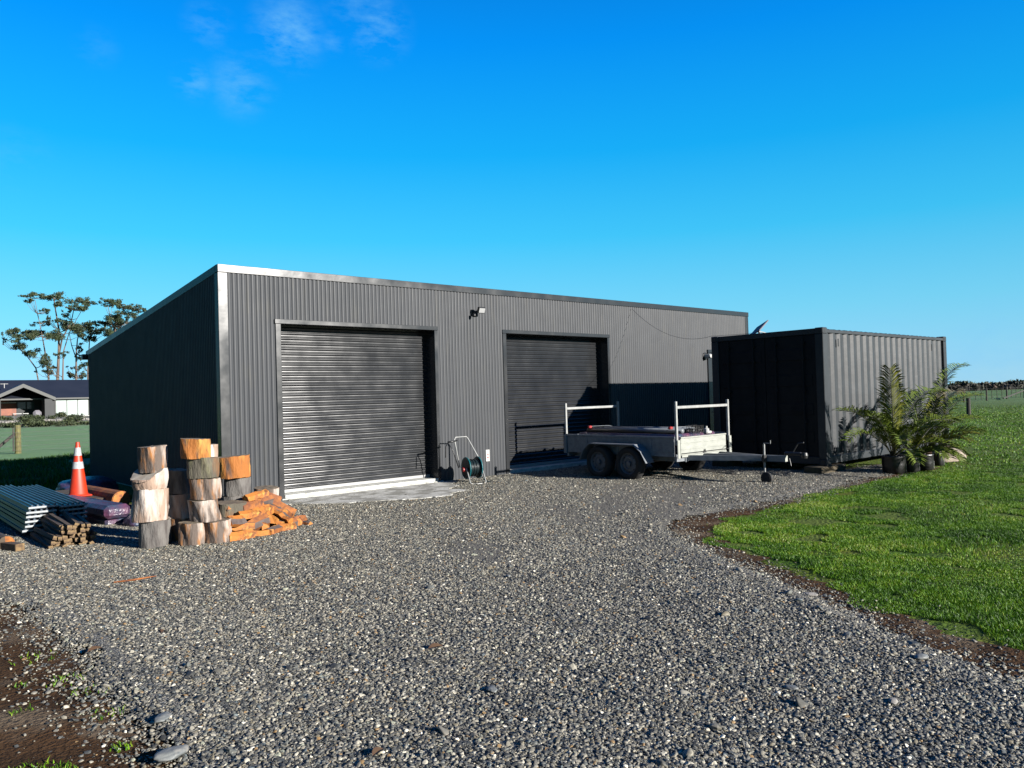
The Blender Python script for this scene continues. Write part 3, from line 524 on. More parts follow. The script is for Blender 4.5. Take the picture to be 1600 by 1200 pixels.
# ---------------------------------------------------------------- shipping container
CX, CY, CZ, CL, CWd, CH = 9.377, -4.94, .152, 6.06, 2.44, 2.59
con = empty('shipping_container', (CX, CY, CZ)); tag(con, 'dark grey steel shipping container with corrugated side standing on timber blocks', 'container')
q = MB()
for x0_ in (0, CL-.17):
    for y0_ in (0, CWd-.16): q.box(x0_, x0_+.17, y0_, y0_+.16, .118, CH-.118, bev=.008)
for y0_ in (.012, CWd-.072): q.box(.17, CL-.17, y0_, y0_+.06, CH-.10, CH-.035, bev=.006); q.box(.17, CL-.17, y0_, y0_+.06, .03, .17, bev=.006)
for x0_ in (.0, CL-.12): q.box(x0_+.012, x0_+.12, .16, CWd-.16, CH-.115, CH-.01, bev=.006); q.box(x0_+.012, x0_+.12, .16, CWd-.16, .02, .16, bev=.006)
q.build('frame', M['box_paint'], con)
for x0_ in (-.003, CL-.175):
    for y0_ in (-.003, CWd-.16):
        for z0_ in (0, CH-.118):
            q = MB(); q.box(x0_, x0_+.178, y0_, y0_+.163, z0_, z0_+.118, bev=.012)
            yy = y0_-.001 if y0_ < 0 else y0_+.1635
            q.box(x0_+.06, x0_+.11, yy-.001, yy+.001, z0_+.03, z0_+.095, 1); xx = x0_-.0015 if x0_ < 0 else x0_+.178
            q.box(xx-.001, xx+.001, y0_+.05, y0_+.11, z0_+.035, z0_+.09, 1); q.build('corner_casting', [M['box_paint'], M['dark']], con)
def trap(a, pitch, dep):
    t = (a/pitch) % 1
    return 0 if t < .25 else ((t-.25)/.25*dep if t < .5 else (dep if t < .75 else (1-t)/.25*dep))
for side, y_ in ((-1, .022), (1, CWd-.022)):
    q = MB(); n = int((CL-.34)/.278*4); vs = []
    for i in range(n+1):
        a = .17+(CL-.34)*i/n; o = y_+(-side)*trap(a-.17, .278, .036)
        vs += [(a, o, .17), (a, o, CH-.10)]
    q.add(vs, [(2*i, 2*i+2, 2*i+3, 2*i+1) for i in range(n)]); q.build('side_panel', M['box_paint'], con, recalc=False)
q = MB(); n = 60; vs = []
for i in range(n+1):
    a = .17+(CL-.34)*i/n; z = CH-.035+.012*abs(math.sin(i*1.3)); vs += [(a, .04, z), (a, CWd-.04, z)]
q.add(vs, [(2*i, 2*i+2, 2*i+3, 2*i+1) for i in range(n)]); q.box(.1, CL-.1, .08, CWd-.08, .1, .13); q.build('roof', M['box_paint'], con, recalc=False)
q = MB(); q.box(CL-.05, CL-.02, .16, CWd-.16, .16, CH-.11); q.build('end_panel', M['box_paint'], con)
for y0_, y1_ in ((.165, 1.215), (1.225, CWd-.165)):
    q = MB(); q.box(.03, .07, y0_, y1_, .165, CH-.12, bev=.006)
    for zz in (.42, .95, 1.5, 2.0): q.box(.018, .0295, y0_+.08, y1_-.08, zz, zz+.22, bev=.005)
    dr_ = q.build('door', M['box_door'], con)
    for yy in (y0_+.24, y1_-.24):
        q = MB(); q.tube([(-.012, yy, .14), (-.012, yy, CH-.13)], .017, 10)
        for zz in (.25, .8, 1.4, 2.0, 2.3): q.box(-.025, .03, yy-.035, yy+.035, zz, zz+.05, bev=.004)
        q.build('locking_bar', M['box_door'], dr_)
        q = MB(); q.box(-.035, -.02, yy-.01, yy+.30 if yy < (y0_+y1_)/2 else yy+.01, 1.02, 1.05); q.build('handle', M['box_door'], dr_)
for (xx, zz) in ((.62, 2.24), (5.2, 2.24)): q = MB(); q.box(xx, xx+.035, .012, .020, zz, zz+.15); q.build('vent', M['dark'], con)
for (x0_, x1_, y0_, y1_, nm, lb) in ((-.32, .62, -.06, .30, 'timber_block', 'long olive brown timber block under the near front corner of the container'), (-.1, .5, 2.1, 2.45, 'timber_block', 'timber block under the container corner nearest the shed'), (5.5, 6.1, 0, .3, 'timber_block', 'timber block under the far right front corner of the container'), (5.5, 6.1, 2.1, 2.4, 'timber_block', 'timber block under the rear right corner of the container')):
    q = MB(); q.box(x0_, x1_, y0_, y1_, -CZ+.012, -.004, bev=.012); o = q.build(nm, M['olive_block'], loc=(CX, CY, CZ)); tag(o, lb, 'timber block')

# satellite dish on the container roof, and cable to the shed
ds = empty('satellite_dish', (9.72, -3.45, CZ+CH)); tag(ds, 'flat tilted satellite internet dish on the roof of the container', 'satellite dish')
q = MB(); T = Matrix.Translation((-.07, 0, .10)) @ Matrix.Rotation(math.radians(38), 4, Vector((.75, -.66, 0)).cross(Vector((0, 0, 1)))) ; q.box(-.25, .25, -.16, .16, -.012, .012, bev=.010, T=T); q.build('panel', M['cover_grey'], ds)
q = MB(); q.tube([(-.05, 0, -.02), (-.05, 0, .09)], .02); q.tube([(-.25, -.15, -.015), (-.05, 0, .05), (.2, .15, -.015)], .012); q.tube([(-.2, .15, -.015), (-.05, 0, .05), (.18, -.15, -.015)], .012); q.build('stand', M['white'], ds)
q = MB(); A_ = Vector((9.79, -.04, 3.62)); B_ = Vector((9.40, -2.5, 2.76)); pts = []
for i in range(25):
    t = i/24; p_ = A_.lerp(B_, t); p_.z -= .30*4*t*(1-t); pts.append(p_)
pts += [Vector((9.6, -3.2, 2.76)), Vector((9.66, -3.4, 2.78))]
q.tube(pts, .0035, 6); tag(q.build('cable', M['plastic_black']), 'thin black cable sagging from the shed fascia to the container', 'cable')

# ---------------------------------------------------------------- trailer
TX, TY, TW, TLn = 6.63, -3.59, 1.60, 2.75     # near front corner; x right, y back
tr_ = empty('trailer', (TX, TY, 0)); tag(tr_, 'galvanised tandem axle box trailer with two pale ladder racks parked before the right roller door', 'trailer')
ZB, ZT = .465, .80
q = MB(); q.box(.03, TW-.03, .03, TLn-.03, ZB-.0, ZB+.035); q.box(.02, TW-.02, .02, .07, ZB-.09, ZB-.002); q.box(.02, TW-.02, TLn-.07, TLn-.02, ZB-.09, ZB-.002)
for xx in (.25, TW-.33): q.box(xx, xx+.08, .0, TLn, ZB-.11, ZB-.012, bev=.006)
q.build('chassis', M['galv_dull'], tr_)
def side(x0_, x1_):
    q = MB(); q.box(x0_, x1_, .06, TLn-.06, ZB-.005, ZT-.02)
    xo = -.008 if x0_ < .5 else 0
    for zz in (ZB+.08, ZB+.17, ZB+.26): q.box(x0_-.006, x1_+.006, .08, TLn-.08, zz, zz+.012)
    q.box(x0_-.012, x1_+.012, .05, TLn-.05, ZT-.022, ZT+.018, bev=.006)
    for yy in (.55, 1.35, 2.15): q.box(x0_-.010, x1_+.010, yy, yy+.045, ZB-.0, ZT-.024)
    return q
side(.0, .02).build('side_panel', M['galv_dull'], tr_); side(TW-.02, TW).build('side_panel', M['galv_dull'], tr_)
q = MB(); q.box(.10, TW-.10, -.012, .012, ZB+.02, ZT+.005, bev=.003)
for zz in (ZB+.115, ZB+.225): q.box(.105, TW-.105, -.018, -.0125, zz, zz+.008)
q.box(.10, TW-.10, -.026, -.013, ZT-.02, ZT+.004, bev=.003); q.box(.11, TW-.11, -.028, -.0185, ZB-.02, ZB+.02, bev=.003)
fg = q.build('front_gate', M['tail'], tr_)
q = MB(); q.tube([(.11, -.03, ZB+.05), (TW-.04, -.03, ZB+.05)], .007); q.prism([(.76, ZB+.03), (.84, ZB+.03), (.80, ZB+.10)], -.034, -.029, 'y'); q.build('latch', M['dark'], fg)
q = MB(); q.box(.04, TW-.04, TLn-.02, TLn+.0, ZB+.01, ZT); q.build('tailgate', M['galv_dull'], tr_)
for y_, nm in ((-.005, 'front'), (TLn-.03, 'rear')):
    q = MB()
    for xx in (.0, TW): 
        q.box(xx-.022, xx+.022, y_-.02, y_+.024, ZT+.02 if nm == 'rear' else ZB+.2, 1.44, bev=.005)
    q.box(.024, TW-.024, y_-.016, y_+.018, 1.31, 1.358, bev=.005)
    q.build('ladder_rack', M['white_tube'], tr_)
    if nm == 'front':
        for xx in (-.03, TW-.04): q = MB(); q.box(xx, xx+.075, y_-.045, y_-.021, ZB-.035, ZT-.04, bev=.008); q.build('corner_post', M['tail'], tr_)
    else:
        for xx in (-.03, TW-.03): q = MB(); q.box(xx, xx+.06, y_-.02, y_+.06, ZB-.03, ZT+.0, bev=.006); q.build('corner_post', M['galv_dull'], tr_)
# wheels (near axle .95 and 1.69 behind the front)
def wheel(x, y, out, parent):
    W = empty('wheel', (x, y, .315)); W.parent = parent
    T = Matrix.Rotation(math.radians(90)*out, 4, 'Y')
    q = MB(); q.lathe([(.20, -.09), (.27, -.095), (.30, -.075), (.312, -.04), (.315, 0), (.312, .04), (.30, .075), (.27, .095), (.20, .09), (.19, .05), (.19, -.05), (.20, -.09)], 36, T=T); q.build('tyre', M['rubber'], W, smooth=True)
    q = MB(); q.lathe([(.188, -.04), (.198, .07), (.185, .068), (.165, .03), (.13, .045), (.10, .05), (.09, .035), (.05, .03), (.045, .075), (.0, .08)], 32, T=T)
    for k in range(8): a = k*math.pi/4; q.lathe([(.014, .046), (.014, .052), (0, .053)], 8, 1, T=T @ Matrix.Translation((.147*math.cos(a)*1., .147*math.sin(a)*1., -.008)))
    q.build('rim', [M['rim_grey'], M['dark']], W, smooth=False)
    return W
for s_, x_ in ((-1, -.13), (1, TW+.13)):
    for y_ in (.95, 1.69): wheel(x_, y_, s_, tr_)
    q = MB(); prof = [(.50, ZB-.12), (.62, ZB+.08), (.78, ZB+.20), (1.87, ZB+.20), (2.02, ZB+.08), (2.14, ZB-.12)]
    x0_, x1_ = (x_-.12, x_+.115) if s_ < 0 else (x_-.115, x_+.12); vs = []; fs = []
    for (a, b) in prof: vs += [(x0_, a, b), (x1_, a, b), (x0_, a, b+.012), (x1_, a, b+.012)]
    for i in range(len(prof)-1): k = i*4; fs += [(k, k+4, k+5, k+1), (k+2, k+3, k+7, k+6), (k, k+2, k+6, k+4), (k+1, k+5, k+7, k+3)]
    q.add(vs, fs+[(0, 1, 3, 2), (20, 22, 23, 21)]); 
    ox = x0_ if s_ < 0 else x1_; q.tube([(ox, a, b) for a, b in prof], .010, 6)
    q.build('mudguard', M['galv_dull'], tr_)
q = MB(); q.tube([(.0, .95, .315), (TW, .95, .315)], .025); q.tube([(.0, 1.69, .315), (TW, 1.69, .315)], .025)
for xx in (.08, TW-.08): q.box(xx-.03, xx+.03, .6, 2.05, .35, .385)
q.build('axle', M['dark'], tr_)
q = MB()
def beam(q, a, b, w_, h_):
    a = Vector(a); b = Vector(b); d = (b-a).normalized(); s = d.cross(Vector((0, 0, 1))).normalized()*w_/2; u = Vector((0, 0, h_/2)); q.add([a-s-u, a+s-u, a+s+u, a-s+u, b-s-u, b+s-u, b+s+u, b-s+u], [(0, 1, 2, 3), (7, 6, 5, 4), (0, 4, 5, 1), (1, 5, 6, 2), (2, 6, 7, 3), (3, 7, 4, 0)])
beam(q, (.28, .05, .43), (TW/2-.05, -1.2, .44), .05, .09); beam(q, (TW-.28, .05, .43), (TW/2+.05, -1.2, .44), .05, .09); beam(q, (TW/2, .1, .425), (TW/2, -1.62, .445), .085, .10)
q.build('drawbar', M['galv_dull'], tr_)
q = MB(); q.box(TW/2-.043, TW/2+.043, -1.625, -1.622, .395, .495); q.build('drawbar_lit_end', M['tail'], tr_)  # paler plate paints sunlight onto the end of the box section
q = MB(); q.box(TW/2-.035, TW/2+.035, -1.90, -1.60, .50, .56, bev=.015); q.lathe([(.0, -.05), (.045, -.045), (.055, 0), (.045, .045), (0, .05)], 14, T=Matrix.Translation((TW/2, -1.95, .51))); q.tube([(TW/2, -1.75, .56), (TW/2+.02, -1.83, .70), (TW/2+.02, -1.93, .72)], .012); q.tube([(TW/2-.02, -1.68, .50), (TW/2-.02, -1.72, .33)], .008)
q.build('coupling', M['dark'], tr_)
jw = empty('jockey_wheel', (TW/2-.10, -1.28, 0)); jw.parent = tr_
q = MB(); q.tube([(0, 0, .18), (0, 0, .68)], .018); q.tube([(0, 0, .68), (0, 0, .70), (.0, -.12, .70), (0, -.12, .75)], .009); q.build('stem', M['galv'], jw)
q = MB(); q.box(-.04, .04, -.02, .02, .38, .50); q.build('clamp', M['dark'], jw)
q = MB(); q.lathe([(.0, -.03), (.07, -.032), (.10, -.02), (.105, 0), (.10, .02), (.07, .032), (0, .03)], 20, T=Matrix.Translation((0, -.03, .112)) @ Matrix.Rotation(math.radians(90), 4, 'Y')); q.build('tyre', M['rubber'], jw, smooth=False)
# load
ld = []
q = MB(); q.box(TX+.07, TX+1.45, TY+.12, TY+2.35, ZB+.04, ZT-.03, bev=.03); q.box(TX+.10, TX+1.35, TY+.10, TY+2.5, ZT-.028, ZT+.05, bev=.03); tag(q.build('tarpaulin', M['wrap']), 'dark folded tarpaulin covering the load in the trailer', 'tarpaulin')
for k in range(5):
    q = MB(); xx = TX+.18+k*.24; r_ = .035+.01*(k % 2); q.tube([(xx, TY+.12+.05*k, ZT+.052+r_), (xx+.02, TY+1.3, ZT+.052+r_), (xx, TY+2.3+.06*k, ZT+.052+r_)], r_, 12); tag(q.build('pipe', M['galv_dull'] if k % 2 else M['plastic_black'], smooth=True), ('dull grey pipe lying lengthwise on the trailer load' if k % 2 else 'black pipe lying lengthwise on the trailer load'), 'pipe', 'pipes on the trailer')
q = MB()
for i in range(7):
    xx = TX+.58+.05*i; q.tube([(xx, TY+.06, ZT+.03), (xx, TY+.06, ZT+.18)], .006, 6); q.tube([(xx, TY+.20, ZT+.06), (xx, TY+.20, ZT+.19)], .006, 6)
for zz in (.07, .12, .18): q.tube([(TX+.57, TY+.05, ZT+zz), (TX+.90, TY+.05, ZT+zz), (TX+.90, TY+.22, ZT+zz), (TX+.57, TY+.22, ZT+zz)], .006, 6, closed=True)
tag(q.build('wire_crate', M['plastic_black']), 'black wire crate hanging at the front gate of the trailer', 'crate')
for (xx, yy, lb) in ((.30, .35, 'red ratchet strap buckle near the front rack of the trailer'), (.25, 2.3, 'red ratchet strap buckle near the rear rack of the trailer')):
    q = MB(); q.box(-.045, .045, -.03, .03, 0, .05, bev=.012); q.tube([(0, 0, .03), (.2, .1, .03), (.7, .12, .02), (1.1, .1, -.06)], .005, 6, 1); tag(q.build('strap', [M['red'], M['galv_dull']], loc=(TX+xx, TY+yy, ZT+.13)), lb, 'strap')
q = MB(); q.lathe([(0, 0), (.05, .01), (.05, .08), (.02, .1), (.02, .13), (0, .13)], 12, T=Matrix.Translation((TX+1.02, TY+.08, ZT+.03))); q.box(TX+.98, TX+1.16, TY+.05, TY+.12, ZT+.02, ZT+.07, bev=.015); tag(q.build('water_bottle', M['white']), 'white plastic bottle beside the wire crate on the trailer', 'bottle')

# ---------------------------------------------------------------- hose reel
hr = empty('hose_reel', (4.38, -.62, .02), math.radians(-12)); tag(hr, 'teal and black garden hose reel with silver tube frame against the wall between roller doors', 'hose reel')
q = MB()
q.tube([(-.20, .10, .30), (-.25, .20, .82), (-.22, .21, .86), (.0, .21, .86), (.03, .20, .82), (.16, -.02, .42), (.17, -.05, .30)], .011, 8)
q.tube([(-.16, -.1, .30), (-.15, -.22, .04), (-.12, -.25, .012), (.14, -.25, .012), (.17, -.22, .04), (.16, -.08, .30)], .012, 8)
q.build('frame', M['white_tube'], hr, smooth=True)
T = Matrix.Translation((0, 0, .29)) @ Matrix.Rotation(math.radians(90), 4, 'Y')
for s_ in (-.12, .12):
    q = MB(); q.lathe([(.195, s_-.006), (.195, s_+.006)], 32, T=T); q.tube([(T @ Vector((.195*math.cos(a), .195*math.sin(a), s_))) for a in [2*math.pi*k/32 for k in range(32)]], .011, 8, 1, closed=True)
    q.build('disc', [M['plastic_black'], M['teal']], hr)
q = MB()
for k in range(8):
    xx = -.10+.028*k; rr_ = .14+.012*(k % 2); q.tube([(xx, rr_*math.cos(a), .29+rr_*math.sin(a)) for a in [2*math.pi*j/24 for j in range(24)]], .013, 6, closed=True)
q.tube([(.1, -.14, .29), (.12, -.2, .1), (.25, -.15, .02), (.5, .1, .012), (.3, .3, .012)], .012, 8)
q.build('hose', M['hose'], hr, smooth=True)
q = MB(); q.lathe([(0, -.03), (.04, -.025), (.045, .02), (0, .03)], 12, T=Matrix.Translation((-.19, -.05, .27)) @ Matrix.Rotation(math.radians(90), 4, 'Y')); q.build('tap_fitting', M['red'], hr)
q = MB(); q.tube([(-.25, .05, .3), (-.33, .1, .62), (-.42, .12, .78), (-.46, .13, .70), (-.47, .13, .50)], .010, 8); q.tube([(-.42, .12, .78), (-.30, .13, .79), (-.2, .2, .80)], .016, 8); q.build('spray_gun', M['plastic_black'], hr, smooth=True)

# ---------------------------------------------------------------- log rounds
def log(cx, cy, z0, r, h, mt, label, seed, top=None, tilt=(0, 0), endm='log_end', flare=0.):
    R = random.Random(seed); n = 40; ph = [R.uniform(0, 6.28) for _ in range(5)]; am = [R.uniform(.015, .05) for _ in range(5)]; bul = R.uniform(-.05, .05); skew = R.uniform(-.03, .03)
    def rad(a, t): return r*(1+sum(am[k]*math.sin((k+2)*a+ph[k]+t*.8*k) for k in range(5))+flare*(t-.5)+bul*math.sin(math.pi*t)+.022*math.sin(9*a+5*t+ph[0])+.02*abs(math.sin(6.5*a+2*t+ph[3]))-R.uniform(0, .018)+.012*math.sin(17*a+ph[1]))
    vs = []; fs = []; mi = []; L = 7
    for j in range(L):
        t = j/(L-1)
        for k in range(n):
            a = 2*math.pi*k/n; q_ = rad(a, t)*(1-(.02 if j in (0, L-1) else 0))*(1+R.uniform(-.012, .012)); x = q_*math.cos(a)+skew*t; y = q_*math.sin(a); zt = h*t+(.05*r*math.sin(a+ph[2]) if j == L-1 else 0)
            if top and j > 3: zt = min(zt, h*(1-.5*max(0, (x*top[0]+y*top[1])/r+.15))) if True else zt
            vs.append((x, y, zt+R.uniform(-.004, .004)))
    for j in range(L-1):
        for k in range(n): k2 = (k+1) % n; fs.append((j*n+k, j*n+k2, (j+1)*n+k2, (j+1)*n+k)); mi.append(0)
    for base, rev in ((0, True), ((L-1)*n, False)):
        c = len(vs); zc = sum(vs[base+k][2] for k in range(n))/n; vs.append((0, 0, zc+(.004 if not rev else -.0)))
        for k in range(n): k2 = (k+1) % n; fs.append((base+k, base+k2, c) if not rev else (base+k2, base+k, c)); mi.append(1)
    q = MB(); q.v = vs; q.f = fs; q.mi = mi
    o = q.build('log_round', [M[mt], M[endm]], loc=(cx, cy, z0), smooth=True); smooth_by(o, 40); o.rotation_euler = (math.radians(tilt[0]+R.uniform(-2, 2)), math.radians(tilt[1]+R.uniform(-2, 2)), R.uniform(0, 6.28) if not top else 0)
    tag(o, label, 'log', 'log rounds stacked at the shed corner'); return o
g0 = .02
log(-1.77, -2.60, g0, .165, .31, 'log_grey', 'grey bark log round at the bottom of the leftmost stack', 1)
log(-1.80, -2.60, .33, .178, .35, 'log_pale', 'pinkish pale peeled log round second from bottom of the leftmost stack', 2, flare=-.05)
log(-1.80, -2.60, .68, .172, .24, 'log_pale', 'whitish log round with obliquely chopped top in the leftmost stack', 3, top=(-.9, -.5), endm='log_end_pale', flare=.15)
log(-1.74, -2.56, .87, .145, .29, 'log_mixed', 'patchy log round crowning the leftmost stack', 4)
log(-1.42, -2.46, g0, .15, .28, 'log_mixed', 'shaded log round at the bottom of the short second stack from left', 5)
log(-1.41, -2.47, .30, .158, .29, 'log_pale', 'tan log round in the middle of the short second stack from left', 6)
log(-1.43, -2.46, .59, .15, .27, 'log_grey', 'rough grey log round on top of the short second stack from left', 7)
log(-1.42, -2.86, g0, .147, .27, 'log_mixed', 'cream and brown log round at ground level left under the tallest stack', 8)
log(-1.17, -2.97, g0, .147, .27, 'log_mixed', 'cream log round at ground level right under the tallest stack', 9)
log(-1.27, -2.86, .29, .165, .25, 'log_mixed', 'orange streaked log round lowest upright piece of the tallest stack', 10)
log(-1.27, -2.85, .54, .165, .24, 'log_mixed', 'brown and white patched log round in the middle of the tallest stack', 11)
log(-1.29, -2.85, .78, .175, .23, 'log_moss', 'mossy green log round just under the top of the tallest stack', 12)
log(-1.36, -2.85, 1.01, .157, .22, 'log_orange', 'bright orange log round on top of the tallest stack', 13)
log(-.86, -1.72, g0, .13, .36, 'log_grey', 'thin log round at the bottom of the hidden rear stack', 14)
log(-.86, -1.72, .38, .13, .36, 'log_grey', 'thin log round in the middle of the hidden rear stack', 15)
log(-.86, -1.72, .74, .13, .36, 'log_pale', 'narrow cream log round peeping from behind the tallest stack', 16, endm='log_end_pale')
log(-.62, -2.06, g0, .18, .42, 'log_grey', 'broad shaded log round at the bottom of the right hand stack', 17)
log(-.60, -2.08, .44, .155, .24, 'log_grey', 'pale grey log round second from top of the right hand stack', 18)
log(-.65, -2.10, .68, .198, .27, 'log_orange', 'wide orange log round topping the right hand stack', 19)
log(-.86, -2.50, g0, .18, .40, 'log_moss', 'dark shaded log round behind the split firewood heap', 20)
log(.06, -1.44, g0, .175, .41, 'log_mixed', 'single log round standing alone nearest the left roller door', 21)

# split firewood heap
def split(cx, cy, z, L, a, rz, ry, roll, mt, seed):
    R = random.Random(seed); pr = [(-a*.5, -a*.32), (a*.5, -a*.36), (a*.42, a*.12), (a*.05, a*.46), (-a*.44, a*.22)]
    pr = [(x*(1+R.uniform(-.2, .2)), y*(1+R.uniform(-.2, .2))) for x, y in pr]; n = len(pr); vs = []
    for t in (0, .25, .5, .75, 1):
        s = 1+R.uniform(-.06, .06); ox = R.uniform(-.01, .01); oy = R.uniform(-.01, .01)
        vs += [(L*(t-.5)+R.uniform(-.012, .012), y*s+ox, zz*s+oy) for y, zz in pr]
    fs = []; mi = []
    for j in range(4):
        for k in range(n): k2 = (k+1) % n; fs.append((j*n+k, j*n+k2, (j+1)*n+k2, (j+1)*n+k)); mi.append(1 if k in (2,) else 0)
    fs += [tuple(range(n-1, -1, -1)), tuple(4*n+k for k in range(n))]; mi += [2, 2]
    q = MB(); q.v = vs; q.f = fs; q.mi = mi; o = q.build('firewood', [M[mt], M['split_bark'], M['split_orange']], loc=(cx, cy, z)); o.rotation_euler = (roll, ry, rz); o.location.x = -.62+(o.location.x+.62)*.90
    tag(o, 'split orange brown firewood piece in the loose heap beside the log rounds', 'firewood', 'split firewood in the heap'); return o
sp = [(-.98, -3.05, .07, .30, .13, .1, 0, .2, 'split_orange'), (-.72, -3.02, .05, .32, .11, -.1, .05, 2.9, 'split_orange'), (-.50, -2.95, .06, .30, .12, .7, 0, 1.2, 'split_red'), (-.30, -2.82, .06, .34, .13, .2, 0, .3, 'split_orange'), (-.08, -2.62, .06, .30, .12, .5, 0, 2.2, 'split_red'), (.10, -2.48, .06, .28, .12, 1.2, .1, .6, 'split_red'), (.04, -2.28, .10, .42, .12, -.5, .45, .5, 'split_red'),
      (-.90, -2.88, .15, .28, .12, -.2, .1, .9, 'split_orange'), (-.66, -2.86, .15, .30, .14, .3, -.2, 2.0, 'split_red'), (-.42, -2.76, .16, .28, .14, 1.1, .25, .2, 'split_orange'), (-.20, -2.62, .17, .30, .13, 1.9, -.4, .9, 'split_orange'), (-.02, -2.42, .16, .30, .12, .9, .3, 1.4, 'split_red'),
      (-.72, -2.72, .26, .32, .12, .25, .05, .1, 'split_orange'), (-.50, -2.62, .26, .34, .13, .45, -.1, .1, 'split_orange'), (-.30, -2.50, .27, .30, .12, .2, .3, 1.2, 'split_red'), (-.10, -2.32, .26, .44, .14, -.55, .55, .4, 'split_red'), (-.62, -2.60, .36, .30, .10, .3, -.05, .3, 'split_red'), (-.40, -2.42, .36, .30, .13, .4, .0, 2.6, 'split_red'),
      (-.52, -2.50, .45, .33, .10, .35, -.12, .1, 'split_orange'), (-.22, -2.25, .36, .30, .14, .1, .4, 2.6, 'split_red'), (-1.0, -2.94, .22, .26, .12, .5, .1, 1.9, 'split_orange'), (-.84, -2.62, .33, .28, .11, .1, .1, 2.8, 'split_orange'), (.22, -2.30, .05, .22, .10, .4, 0, .3, 'split_red'), (.14, -2.62, .04, .16, .08, 2.0, 0, .3, 'split_red'), (-.34, -2.62, .10, .30, .12, -.7, .2, .8, 'split_orange'), (-.58, -2.78, .10, .30, .12, 1.4, .1, 1.6, 'split_red'), (-.20, -2.42, .12, .34, .13, .8, .1, 2.2, 'split_orange')]
for i, s_ in enumerate(sp): split(*s_[:3], *s_[3:8], s_[8], i+100) if False else split(s_[0], s_[1], s_[2]+.01, s_[3], s_[4], s_[5], s_[6], s_[7], s_[8], i+100)

# ---------------------------------------------------------------- sheet stacks, stakes, cone, wraps
def sheetstack(x0_, x1_, y0_, y1_, zb, n, th, label, seed):
    R = random.Random(seed); e = empty('sheet_stack', ((x0_+x1_)/2, y0_, 0)); tag(e, label, 'metal sheets', 'stacked roofing metal left of the logs'); W = (x1_-x0_)/2
    for i in range(n):
        dx = R.uniform(-.012, .012)-.010*(n-1-i)*(1 if seed == 1 else .2); dy = R.uniform(-.03, .03); z = zb+i*th
        q = MB(); L = y1_-y0_; pts = [(-W, z), (-W+.008, z+th*.55)]+[(-W+.012+(2*W-.024)*(k+f_)/5, z+th*(.92 if 0 < g_ else .55)) for k in range(5) for f_, g_ in ((.25, 0), (.36, 1), (.60, 1), (.71, 0))]+[(W-.008, z+th*.55), (W, z)]
        q.prism([(a+dx, b) for a, b in pts], dy, L+dy, 'y'); q.prism([(a*.985+dx, b+.002) for a, b in [(-W, z+th*.12), (-W, z+th*.5), (W*.98, z+th*.5), (W*.98, z+th*.12)]], dy-.012, dy-.001, 'y', 1)
        q.build('sheet', [M['iron'], M['iron_end']], e)
    for yy in (.4, 1.7, 3.0): q = MB(); q.box(-W-.006, W+.006, yy, yy+.09, .02, zb-.002); q.build('bearer', M['stake_wood'], e)
sheetstack(-2.70, -2.365, -.74, 2.66, .10, 6, .056, 'left stack of bluish ribbed roofing sheets with white folded ends', 1)
sheetstack(-2.345, -2.02, -.66, 2.60, .08, 6, .055, 'right stack of bluish ribbed roofing sheets, ends in shade beside the cone', 2)
for i in range(44):
    R = random.Random(i+500); row = i // 9; k = i % 9
    x_ = -2.66+.052*k+row*.02+R.uniform(-.012, .012); z_ = .045+.052*row+R.uniform(-.006, .006)
    if row >= 3: x_ = -2.52+.05*(k % 6)
    a = R.uniform(.018, .026); q = MB(); q.box(-a, a, 0, 1.0, -a, a); q.box(-a*.98, a*.98, -.003, -.0005, -a*.98, a*.98, 1)
    o = q.build('wooden_stake', [M['stake_wood'], M['stake_end']], loc=(x_, -1.80+R.uniform(-.12, .10), z_)); o.rotation_euler = (R.uniform(-.03, .06), R.uniform(-.6, .6), R.uniform(-.10, .04))
    tag(o, 'short square wooden stake in the bundle in front of the roofing sheets', 'wooden stake', 'wooden stakes bundled before the roofing sheets')
q = MB(); q.tube([(-3.02, -1.45, .10), (-3.15, .2, .10)], [.085, .08], 14); q.tube([(-3.0205, -1.453, .10), (-3.02, -1.45, .10)], .083, 14, 1); tag(q.build('timber_pole', [M['stake_wood'], M['split_orange']], smooth=False), 'thick round pole with orange cut end at the left edge of the pile', 'pole')
q = MB(); T = Matrix.Translation((-2.93, -1.72, .07)) @ Matrix.Rotation(.35, 4, 'Z'); q.box(-.05, .05, 0, 1.2, -.05, .05, bev=.004, T=T); q.box(-.048, .048, -.004, -.001, -.048, .048, 1, T=T); tag(q.build('timber_post', [M['stake_wood'], M['stake_end']]), 'square post with pale yellow end lying before the left roofing sheets', 'post')

cn = empty('traffic_cone', (-1.53, 2.2, .19)); tag(cn, 'orange traffic cone with two white reflective bands behind the roofing sheets', 'traffic cone')
q = MB(); q.box(-.17, .17, -.17, .17, 0, .03, bev=.02); q.lathe([(.15, .03), (.135, .05), (.03, .86), (.028, .88), (.0, .88)], 28); q.build('body', M['orange'], cn); 
def cr(z): return .135+(.03-.135)*(z-.05)/(.81)
q = MB(); q.lathe([(cr(.45)+.001, .45), (cr(.45)+.0035, .45), (cr(.56)+.0035, .56), (cr(.56)+.001, .56)], 28); q.build('reflective_band', M['band'], cn, smooth=False)
q = MB(); q.lathe([(cr(.66)+.001, .66), (cr(.66)+.0035, .66), (cr(.79)+.0035, .79), (cr(.79)+.001, .79)], 28); q.build('reflective_band', M['band'], cn, smooth=False)
smooth_by(cn.children[0], 30)
q = MB(); q.box(-1.95, -1.1, 1.6, 3.6, .01, .185, bev=.02); tag(q.build('timber_pallet', M['stake_wood']), 'low timber stack carrying the traffic cone', 'timber stack')
